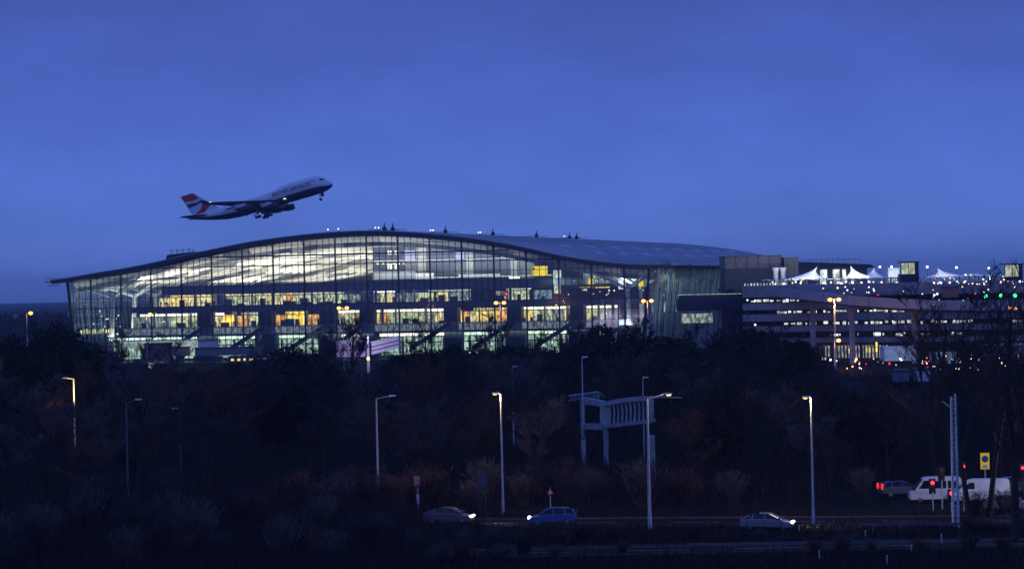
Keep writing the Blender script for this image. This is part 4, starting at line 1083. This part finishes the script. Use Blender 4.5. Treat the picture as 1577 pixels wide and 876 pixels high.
def airfoil(x0,x1,y,z,th): c = x1-x0; return [(-x0,y,z),(-x0-c*.25,y,z+th),(-x0-c*.7,y,z+th*.6),(-x1,y,z),(-x0-c*.7,y,z-th*.3),(-x0-c*.25,y,z-th*.7)]
for sg in (-1,1):
    wing = MB().loft([airfoil(19,37,sg*2.6,-2.2,1.0),airfoil(27.5,38.5,sg*12,-.7,.6),airfoil(45.5,49.8,sg*31,3.0,.22)]).build('wing','plane_wing',e,smooth=True)
    MB().loft([airfoil(46.6,49.8,sg*31,3.0,.12),airfoil(49.6,51.6,sg*32,5.0,.06)]).build('winglet','plane_wing',wing)
    MB().hexa([(-37.6,sg*4,-2.9),(-38.2,sg*19,-.4),(-40.8,sg*19,-1.5),(-41,sg*4,-4.2),(-37.6,sg*4,-2.6),(-38.2,sg*19,-.1),(-40.8,sg*19,-1.3),(-41,sg*4,-4.0)]).build('flap','plane_wing',wing)
    for yy in (8,14,20): 
        MB().ball((-39.2-(yy-8)*.25,sg*yy,-1.4+yy*.07-.6),2.6,.3,.4).build('flap_fairing','plane_wing',wing)
    MB().loft([airfoil(58.5,66.5,sg*1.2,1.9,.35),airfoil(66.5,69.5,sg*11,2.9,.12)]).build('tailplane','plane_wing',e)
    for (y, x) in ((11.7,23.5),(20.8,32)):
        z = -4.1 if y < 15 else -2.6
        en = MB(); m_ = 14; rg = []
        for dx, r in ((0,1.15),(.4,1.4),(2,1.5),(4,1.2),(5.4,.8),(6.2,.35)): rg.append([(-x-dx,sg*y+r*math.cos(2*math.pi*j/m_),z+r*math.sin(2*math.pi*j/m_)) for j in range(m_)])
        eng = en.loft(rg).build('engine','plane_blue',e,smooth=True)
        MB().hexa([(-x-1.5,sg*y-.2,z+1.2),(-x-1.5,sg*y+.2,z+1.2),(-x-7,sg*y+.2,z+1.0),(-x-7,sg*y-.2,z+1.0),(-x-3,sg*y-.15,z+2.3),(-x-3,sg*y+.15,z+2.3),(-x-8,sg*y+.15,z+2.9),(-x-8,sg*y-.15,z+2.9)]).build('pylon','plane_white',eng)
        MB().bar((-x+.02,sg*y,z),(-x-.3,sg*y,z),1.05,.9,n=14).build('intake','rubber',eng)
    for (x, yy) in ((32.5,1.9),(35.5,5.2)):
        gr = MB().bar((-x,sg*yy,-2.5),(-x,sg*yy,-5.9),.22,n=6).rbar((-x+.8,sg*yy,-5.9),(-x-.8,sg*yy,-5.7),.25,.25).build('landing_gear','galv',e)
        for dx in (-.75,.75):
            for dy in (-.5,.5): MB().bar((-x+dx,sg*yy+dy-.2,-6),(-x+dx,sg*yy+dy+.2,-6),.62,n=12).build('wheel','rubber',gr)
    MB().box(-34.5,-30.5,sg*2.6-.06,sg*2.6+.06,-5.2,-3.2).build('gear_door','plane_blue',e)
gr = MB().bar((-7.2,0,-3),(-7.2,0,-5.7),.15,n=6).build('nose_gear','galv',e)
for dy in (-.35,.35): MB().bar((-7.2,dy-.15,-5.8),(-7.2,dy+.15,-5.8),.6,n=12).build('wheel','rubber',gr)
MB().box(-6.6,-5.0,-.5,-.44,-4.8,-3.1).build('gear_door','plane_blue',e)
# tail fin
def finpt(f, g): # f along chord 0 LE..1 TE, g height 0..1
    x0 = 53+(64-53)*g; x1 = 66.5+(70-66.5)*g; return -(x0+(x1-x0)*f), 2.8+10.2*g
def finpoly(pts, y): return [(finpt(f,g)[0], y, finpt(f,g)[1]) for f, g in pts]
fin = MB().loft([finpoly([(0,0),(1,0),(1,1),(0,1)],-.25),finpoly([(0,0),(1,0),(1,1),(0,1)],.25)]).build('tail_fin','plane_white',e)
for sg in (-1,1):
    for m_, pp in (('plane_red',[(.02,.98),(.98,.98),(.97,.72),(.55,.66),(.12,.70)]),('plane_blue',[(.95,.58),(.96,.40),(.55,.44),(.18,.52),(.5,.56)]),('plane_red',[(.02,.52),(.05,.30),(.55,.04),(.93,.04),(.6,.20),(.25,.44)])):
        MB().loft([finpoly(pp,sg*.26),finpoly(pp,sg*.31)]).build('livery_flash',m_,fin)
# windows, titles
for sg in (-1,):
    b = MB()
    for k in range(60): 
        x = 8+k*.78
        if x < 52: b.box(-x-.14,-x+.14,-3.31,-3.2,.1,.42)
    b.build('cabin_windows','text_navy',e)
    b = MB()
    for k in range(20): x = 7+k*.78; b.box(-x-.14,-x+.14,-3.02,-2.6,2.75,3.05)
    b.build('upper_windows','text_navy',e)
MB().hexa([(-3.0,-2.0,2.15),(-4.6,-2.55,2.2),(-4.6,2.55,2.2),(-3.0,2.0,2.15),(-3.35,-1.75,2.75),(-4.7,-2.4,2.85),(-4.7,2.4,2.85),(-3.35,1.75,2.75)]).build('cockpit_windows','car_glass',e)
def text_mesh(txt, size, m, parent, locx, rot):
    c = bpy.data.curves.new('title','FONT'); c.body = txt; c.size = size; c.extrude = .02; c.align_x = 'LEFT'
    o = bpy.data.objects.new('title', c); col.objects.link(o)
    dg = bpy.context.evaluated_depsgraph_get(); me = bpy.data.meshes.new_from_object(o.evaluated_get(dg)); bpy.data.objects.remove(o)
    me.materials.clear(); me.materials.append(M[m]); o = bpy.data.objects.new('title', me); col.objects.link(o); o.parent = parent; o.location = locx; o.rotation_euler = rot
    return o
text_mesh('BRITISH AIRWAYS', 2.3, 'text_navy', e, (-27.5,-3.34,.95), (R(90),0,0))
MB().ball((-22.5,-3.2,-1.6),.9,.35,.35).build('landing_light','lamp_white',e)
MB().ball((-22.5,3.2,-1.6),.5,.3,.3).build('landing_light','lamp_white',e)
MB().ball((-46.8,-30.6,3.2),.6,.25,.22).build('navigation_light','lamp_cold',e)

# ------------------------------------------------------------------ trees
def bare(seed, H, spread=.45, twigs=1.0, upright=.5, tr=.22, levels=4, tm=.03):
    rg = random.Random(seed); T = MB(); Cw = MB()
    def grow(p, d, L_, r, lv):
        nseg = 3 if lv < 3 else 2; q = p; dd = d.copy()
        bends = []
        for i in range(nseg):
            dd = (dd+Vector((rg.uniform(-1,1),rg.uniform(-1,1),rg.uniform(-.3,.8)*upright))*(.16+.05*lv)).normalized()
            q2 = q+dd*(L_/nseg); r0 = max(tm*.8, r*(1-.55*i/nseg)); r1 = max(tm*.6, r*(1-.55*(i+1)/nseg))
            (T if lv <= 1 else Cw).bar(q, q2, r0, r1, n=(6 if lv == 0 else 4 if lv == 1 else 3), cap=False)
            bends.append((q2, dd.copy(), r1)); q = q2
        if lv >= levels: return
        nc = int({0:7,1:6,2:6,3:5}[lv]*twigs+rg.random())
        for k in range(nc):
            f = rg.uniform(.30 if lv == 0 else .15, 1.0); i = min(nseg-1, int(f*nseg)); a = bends[i-1][0] if i else p; c = bends[i][0]; pos = a.lerp(c, f*nseg-i)
            ax = rg.uniform(0, 2*math.pi); side = Vector((math.cos(ax), math.sin(ax), 0))
            nd = (bends[i][1]*rg.uniform(.4,.9)+side*rg.uniform(.5,1.0)*spread*2+Vector((0,0,upright*.55))).normalized()
            grow(pos, nd, L_*rg.uniform(.42,.68)*(1-.25*f), bends[i][2]*.62, lv+1)
    grow(Vector((0,0,0)), Vector((rg.uniform(-.05,.05),rg.uniform(-.05,.05),1)), H*.62, tr, 0)
    # normalise to H
    zs = max(v[2] for v in Cw.v); k = H/zs
    for m_ in (T, Cw): m_.v = [(x*k, y*k, z*k) for x, y, z in m_.v]
    return T, Cw
def dense(seed, H, rx, clumps=60, per=130, leaf=.28):
    rg = random.Random(seed); T = MB(); Cw = MB()
    T.bar((0,0,0),(0,0,H*.6),.3,.12,n=6,cap=False)
    for k in range(clumps):
        a = rg.uniform(0,2*math.pi); f = rg.random()**.5; el = rg.uniform(-.35,1)
        rr_ = rx*f*math.sqrt(max(0,1-el*el*.8)); c = Vector((rr_*math.cos(a), rr_*math.sin(a), H*.5+H*.44*el*(.75+.25*rg.random())))
        T.bar((0,0,H*.35), c, .08,.03,n=3,cap=False)
        cr_ = rg.uniform(.18,.32)*rx
        for i in range(per):
            d = Vector((rg.gauss(0,1),rg.gauss(0,1),rg.gauss(0,.8))).normalized()*cr_*rg.uniform(.6,1.15); q = c+d
            u1 = Vector((rg.uniform(-1,1),rg.uniform(-1,1),rg.uniform(-1,1))).normalized()*leaf*rg.uniform(.5,1.3); v1 = u1.orthogonal().normalized()*leaf*rg.uniform(.4,.9)
            if q.z < .4: continue
            Cw.poly([q-u1, q+v1, q+u1, q-v1*.6])
    return T, Cw
def shrub(seed, H, n=60, m='twig'):
    rg = random.Random(seed); Cw = MB(); T = MB()
    for k in range(n):
        a = rg.uniform(0,6.28); d = Vector((math.cos(a)*rg.uniform(.05,.5),math.sin(a)*rg.uniform(.05,.5),1)).normalized(); p = Vector((rg.uniform(-.4,.4),rg.uniform(-.4,.4),0)); L_ = H*rg.uniform(.6,1)
        q = p+d*L_*.55; T.bar(p,q,.05,.035,n=3,cap=False); 
        q2 = q+(d+Vector((rg.uniform(-.3,.3),rg.uniform(-.3,.3),0))).normalized()*L_*.45; Cw.bar(q,q2,.035,.015,n=3,cap=False)
        for j in range(5):
            b_ = q.lerp(q2,rg.random()); Cw.bar(b_, b_+Vector((rg.uniform(-1,1),rg.uniform(-1,1),rg.uniform(.2,1.2)))*H*.16,.025,.012,n=3,cap=False)
    return T, Cw
def proto(pr, tm_, cm_): return pr[0].mesh('trunk', tm_), pr[1].mesh('crown', cm_)
BP = [proto(bare(s, 12, .5, 1.1, .55, .20, 4, .022), 'bark', m) for s, m in ((1,'twig'),(2,'twig'),(3,'twig_red'),(4,'twig'),(5,'twig_pale'),(6,'twig'))]
TP = [proto(bare(s, 22, .40, .9, .7, .22, 4, .022), 'bark', 'twig') for s in (11,12,13)]
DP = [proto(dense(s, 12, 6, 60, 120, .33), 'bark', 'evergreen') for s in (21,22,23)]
SP = [proto(shrub(s, 4.0, 55), 'twig', m) for s, m in ((31,'twig'),(32,'twig_pale'),(33,'twig_red'))]
def put(name, pr, x, y, H, base, label, cat, group=None, wide=1.0, ry=None):
    k = H/base; e = thing(name, label, cat, (x, y, 0), ry if ry is not None else random.uniform(0, 6.28), group, (k*wide, k*wide, k))
    inst('trunk', pr[0], e); inst('crown', pr[1], e); return e
sky_v = [(-60,505),(0,508),(50,505),(130,520),(180,548),(300,566),(345,560),(400,548),(440,540),(490,538),(545,580),(600,545),(650,535),(870,533),(890,540),(1060,530),(1100,508),(1240,525),(1290,578),(1350,575),(1400,590),(1450,600),(1500,600),(1640,610)]
def sv(u):
    for (a, va), (c, vc) in zip(sky_v, sky_v[1:]):
        if u <= c: return va+(vc-va)*(u-a)/(c-a)
    return 600
rt = random.Random(5); placed = []
def ok(x, y, dmin):
    for (a, c) in placed:
        if abs(a-x) < dmin and abs(c-y) < dmin*1.6: return False
    return True
LAB = {0:('bare dark winter tree in the wood between road and terminal','dark bare trees of the wood'),2:('bare reddish brown tree in the wood between road and terminal','reddish bare trees of the wood'),4:('bare pale twigged tree in the wood between road and terminal','pale bare trees of the wood')}
cnt = 0; tries = 0
while cnt < 215 and tries < 20000:
    tries += 1
    Y = 292+(rt.random()**1.25)*430; u = rt.uniform(-50, 1630); p = GY(u, Y, 560)
    if not ok(p.x, p.y, 3.4+Y*.006): continue
    # keep junction and gantry clear
    if u > 1370 and Y < 330: continue
    if 868 < u < 1040 and Y < 360: continue
    x_, y_ = unroll(u, sv(u)); lim = CAMH-y_/F*Y
    H = min(rt.uniform(8.5, 14.5), lim+rt.uniform(-.6,.3))
    if Y < 330: H = min(H, rt.uniform(6.5, 11))
    if H < 4.5: continue
    i = rt.choice((0,0,1,1,3,5,2,4,4)); 
    if u > 1250 and i in (2,): i = 0
    key = i if i in (2,4) else 0
    put('bare_tree', BP[i], p.x, p.y, H, 12, LAB[key][0], 'tree', LAB[key][1], wide=min(1.5, max(1, 10/H)))
    placed.append((p.x, p.y)); cnt += 1
# sparse trees that rise in front of the terminal facade
for u, vt, Y, lab in ((540,478,560,'spreading bare tree silhouetted before the terminal, by the marquee'),(655,488,600,'slender bare tree silhouetted before the middle of the terminal'),(765,478,560,'large bare tree silhouetted at the orange double lamp'),(880,492,600,'bare tree silhouetted left of the big dark dome tree'),
                      (830,505,620,'smaller bare tree silhouetted between two larger ones'),(500,500,620,'small bare tree left of the marquee'),(395,528,620,'low bare tree before the stairs of the terminal'),(265,510,640,'bare tree before the brown hoarding'),(225,516,640,'bare tree before the lit canopy'),
                      (60,486,600,'bare tree on the skyline at far left'),(110,490,640,'bare tree at the left corner of the terminal'),(180,505,640,'bare tree before the left end of the glass front'),
                      (1060,494,600,'bare tree right of the big dark dome tree'),(1110,488,560,'bare tree under the dark link bridge'),(1150,486,560,'bare tree before the left end of the car park'),(1195,497,560,'bare tree before the car park decks'),(1225,520,540,'bare tree left of the ramp columns')):
    p = GY(u, Y, 520); x_, y_ = unroll(u, vt); H = CAMH-y_/F*Y
    put('bare_tree', BP[(int(u)) % 2], p.x, p.y, H, 12, lab, 'tree', wide=.85)
# dome evergreens
for u, vt, Y, wpx, lab in ((95,503,420,75,'big dark evergreen dome at the left, before the terminal corner'),(20,520,440,50,'dark evergreen at the left edge'),(455,535,480,75,'dark evergreen dome left of the marquee'),(390,556,470,60,'lower dark evergreen left of the dome by the marquee'),
                       (960,500,430,85,'largest dark evergreen dome, before the right corner of the terminal'),(1030,514,440,60,'dark evergreen on the right shoulder of the largest dome'),(895,527,450,45,'dark evergreen on the left shoulder of the largest dome'),
                       (655,533,470,50,'dark evergreen right of the slanting walkway'),(720,529,480,50,'dark evergreen with level top before the terminal middle'),(790,529,480,50,'dark evergreen with level top, second from the dome'),(850,529,470,45,'dark evergreen with level top next to the dome'),(612,548,470,35,'low dark evergreen right of the marquee'),
                       (1170,506,470,60,'dark bushy tree before the car park'),(1230,524,460,45,'dark bushy tree left of the ramp columns'),(1120,512,500,40,'dark bushy tree under the link bridge'),
                       (1110,590,300,45,'dark evergreen behind the road, right of the gantry'),(1355,612,310,38,'dark evergreen left of the junction'),(1310,604,330,36,'dark evergreen right of the warm lamp'),(1375,575,480,40,'dark evergreen below the ramp at right'),(440,592,360,50,'dark evergreen in the left woods'),(1490,585,470,60,'dark evergreen behind the junction'),(1560,590,450,50,'dark evergreen at the right edge behind the junction')):
    p = GY(u, Y, vt+40); x_, y_ = unroll(u, vt); H = CAMH-y_/F*Y; rx = wpx/F*Y
    put('evergreen_tree', DP[int(u) % 3], p.x, p.y, H, 12, lab, 'tree', wide=(rx/6)/(H/12))
# tall bare trees at the right edge
for u, vt, Y, i, lab in ((1492,398,255,0,'tall slender bare tree, left of the tall group at right'),(1520,405,262,1,'tall bare tree in the middle of the right group'),(1560,392,236,2,'tall bare tree nearest the right edge'),(1440,470,300,1,'shorter bare tree leading the tall group at right'),(1465,440,310,2,'bare tree beside the lift tower, behind the twin poles'),
                         (1600,400,250,0,'tall bare tree cut off by the right edge'),(1540,430,300,0,'bare tree behind the tall right group'),(1400,540,330,1,'bare tree left of the junction'),(1585,440,320,1,'bare tree behind the right edge')):
    p = GY(u, Y, 650); x_, y_ = unroll(u, vt); H = CAMH-y_/F*Y
    put('tall_bare_tree', TP[i], p.x, p.y, H, 22, lab, 'tree', wide=1.15)
# pale spray-like tree left of the gantry
p = GY(835,400,650); put('bare_tree', BP[4], p.x, p.y, 10.8, 12, 'pale spraying bare tree left of the sign gantry', 'tree', wide=1.2)
# shrubs near the road
for k in range(46):
    u = rt.uniform(-40,1600); Y = rt.uniform(276,292) if u > 420 else rt.uniform(245,300)
    if u > 1340: continue
    p = GY(u,Y,760); put('shrub', SP[k%3], p.x, p.y, rt.uniform(2.2,4.6), 4, ('dark','pale','reddish')[k%3]+' bare stemmed shrub beside the road', 'shrub', ('dark','pale','reddish')[k%3]+' shrubs beside the road', wide=1.3)
for k in range(60):
    u = rt.uniform(-60,760); Y = rt.uniform(222,258) if k % 3 else rt.uniform(214,232); q = GY(u,Y,840)
    if u > 600: Y = rt.uniform(222,240); q = GY(u,Y,840)
    put('sapling', SP[(1,0,2,1)[k%4]], q.x, q.y, rt.uniform(2.2,6.0) if u < 600 else rt.uniform(1.5,2.6), 4, ('pale','dark','reddish','pale')[k%4]+' thin stemmed sapling in the dark scrub at lower left','sapling',('pale','dark','reddish','pale')[k%4]+' saplings in the lower left scrub', wide=.9)
for u,Y in ((1500,262),(1549,264)):
    q = GY(u,Y,800); put('shrub', SP[0], q.x, q.y, 2.2, 4, 'bare shrub in front of the waiting vans at the junction', 'shrub', 'shrubs before the junction', wide=1.6)
for k in range(26):
    u = rt.uniform(760,1600); Y = rt.uniform(226,248); q = GY(u,Y,840); put('shrub', SP[k%3], q.x, q.y, rt.uniform(.8,1.9), 4, ('dark','pale','reddish')[k%3]+' low bare bush on the verge between the two lanes', 'shrub', ('dark','pale','reddish')[k%3]+' low bushes between the lanes', wide=2.0)
p = GY(78,372,650)
for k,(du,dy) in enumerate(((-4,0),(3,4),(9,-3),(-10,5))):
    q = GY(78+du*1.5,376+dy,650); put('shrub', SP[2], q.x, q.y, 6.5, 4, 'reddish shrub lit by the yellow lamp post at far left', 'shrub', 'lamplit red shrubs at far left')
# scrub and grass (uncountable)
def blades(n, fn, wmin, wmax):
    b = MB(); rg = random.Random(n)
    for k in range(n):
        x, y, h = fn(rg)
        if h <= 0: continue
        lx = rg.uniform(-.35,.35)*h; ly = rg.uniform(-.35,.35)*h; w_ = rg.uniform(wmin,wmax); a = rg.uniform(0,3.14)
        dx, dy = math.cos(a)*w_, math.sin(a)*w_
        i = len(b.v); b.v += [(x-dx,y-dy,0),(x+dx,y+dy,0),(x+lx,y+ly,h)]; b.f.append((i,i+1,i+2)); b.mi.append(0)
    return b
def yroad(x): # centre line of road 1
    for (a, ya, _), (c, yc, _) in zip(road1, road1[1:]):
        if x <= c: return ya+(yc-ya)*(x-a)/(c-a)
    return 246
def under(rg):
    Y = rg.uniform(285, 640); x = rg.uniform(-.19, .19)*Y
    if x > 30 and Y < 300: return x, Y, 0
    return x, Y, rg.uniform(1.0, 3.6)
stuff(blades(60000, under, .05, .14).build('undergrowth','scrub'),'tangled dark undergrowth beneath the trees','undergrowth')
def verge(rg):
    Y = rg.uniform(205, 276); x = rg.uniform(-.18,.18)*Y; yr = yroad(x)
    if abs(Y-yr) < 4.6 or (x > -12 and abs(Y-235) < 4.3) or (x > 28 and Y > 268): return x, Y, 0
    u_ = x/Y*F+788
    if u_ < 640: return x, Y, rg.uniform(.4, 3.0)
    if u_ < 740: return x, Y, rg.uniform(.3, 1.0)
    return x, Y, rg.uniform(.15, .55) if rg.random() < .93 else rg.uniform(.5, 1.3)
stuff(blades(90000, verge, .03, .08).build('rough_grass','scrub'),'rough grass and dead stems on the road verges','grass')
# far tree line
def farw(rg):
    Y = rg.uniform(1500, 2600); x = rg.uniform(-.2,.2)*Y; return x, Y, rg.uniform(5, 11)
stuff(blades(9000, farw, 2, 5).build('distant_woods','twig'),'hazy distant woods along the horizon','woods')

# ------------------------------------------------------------------ haze
hz = bpy.data.materials.new('haze'); hz.use_nodes = True; n_ = hz.node_tree; n_.nodes.clear()
o_ = n_.nodes.new('ShaderNodeOutputMaterial'); v_ = n_.nodes.new('ShaderNodeVolumePrincipled')
v_.inputs['Color'].default_value = (.85,.93,1,1); v_.inputs['Density'].default_value = .00008; v_.inputs['Anisotropy'].default_value = .1
n_.links.new(v_.outputs[0], o_.inputs['Volume']); M['haze'] = hz
stuff(MB().box(-9500,9500,-500,12500,-1,92).build('haze','haze'))
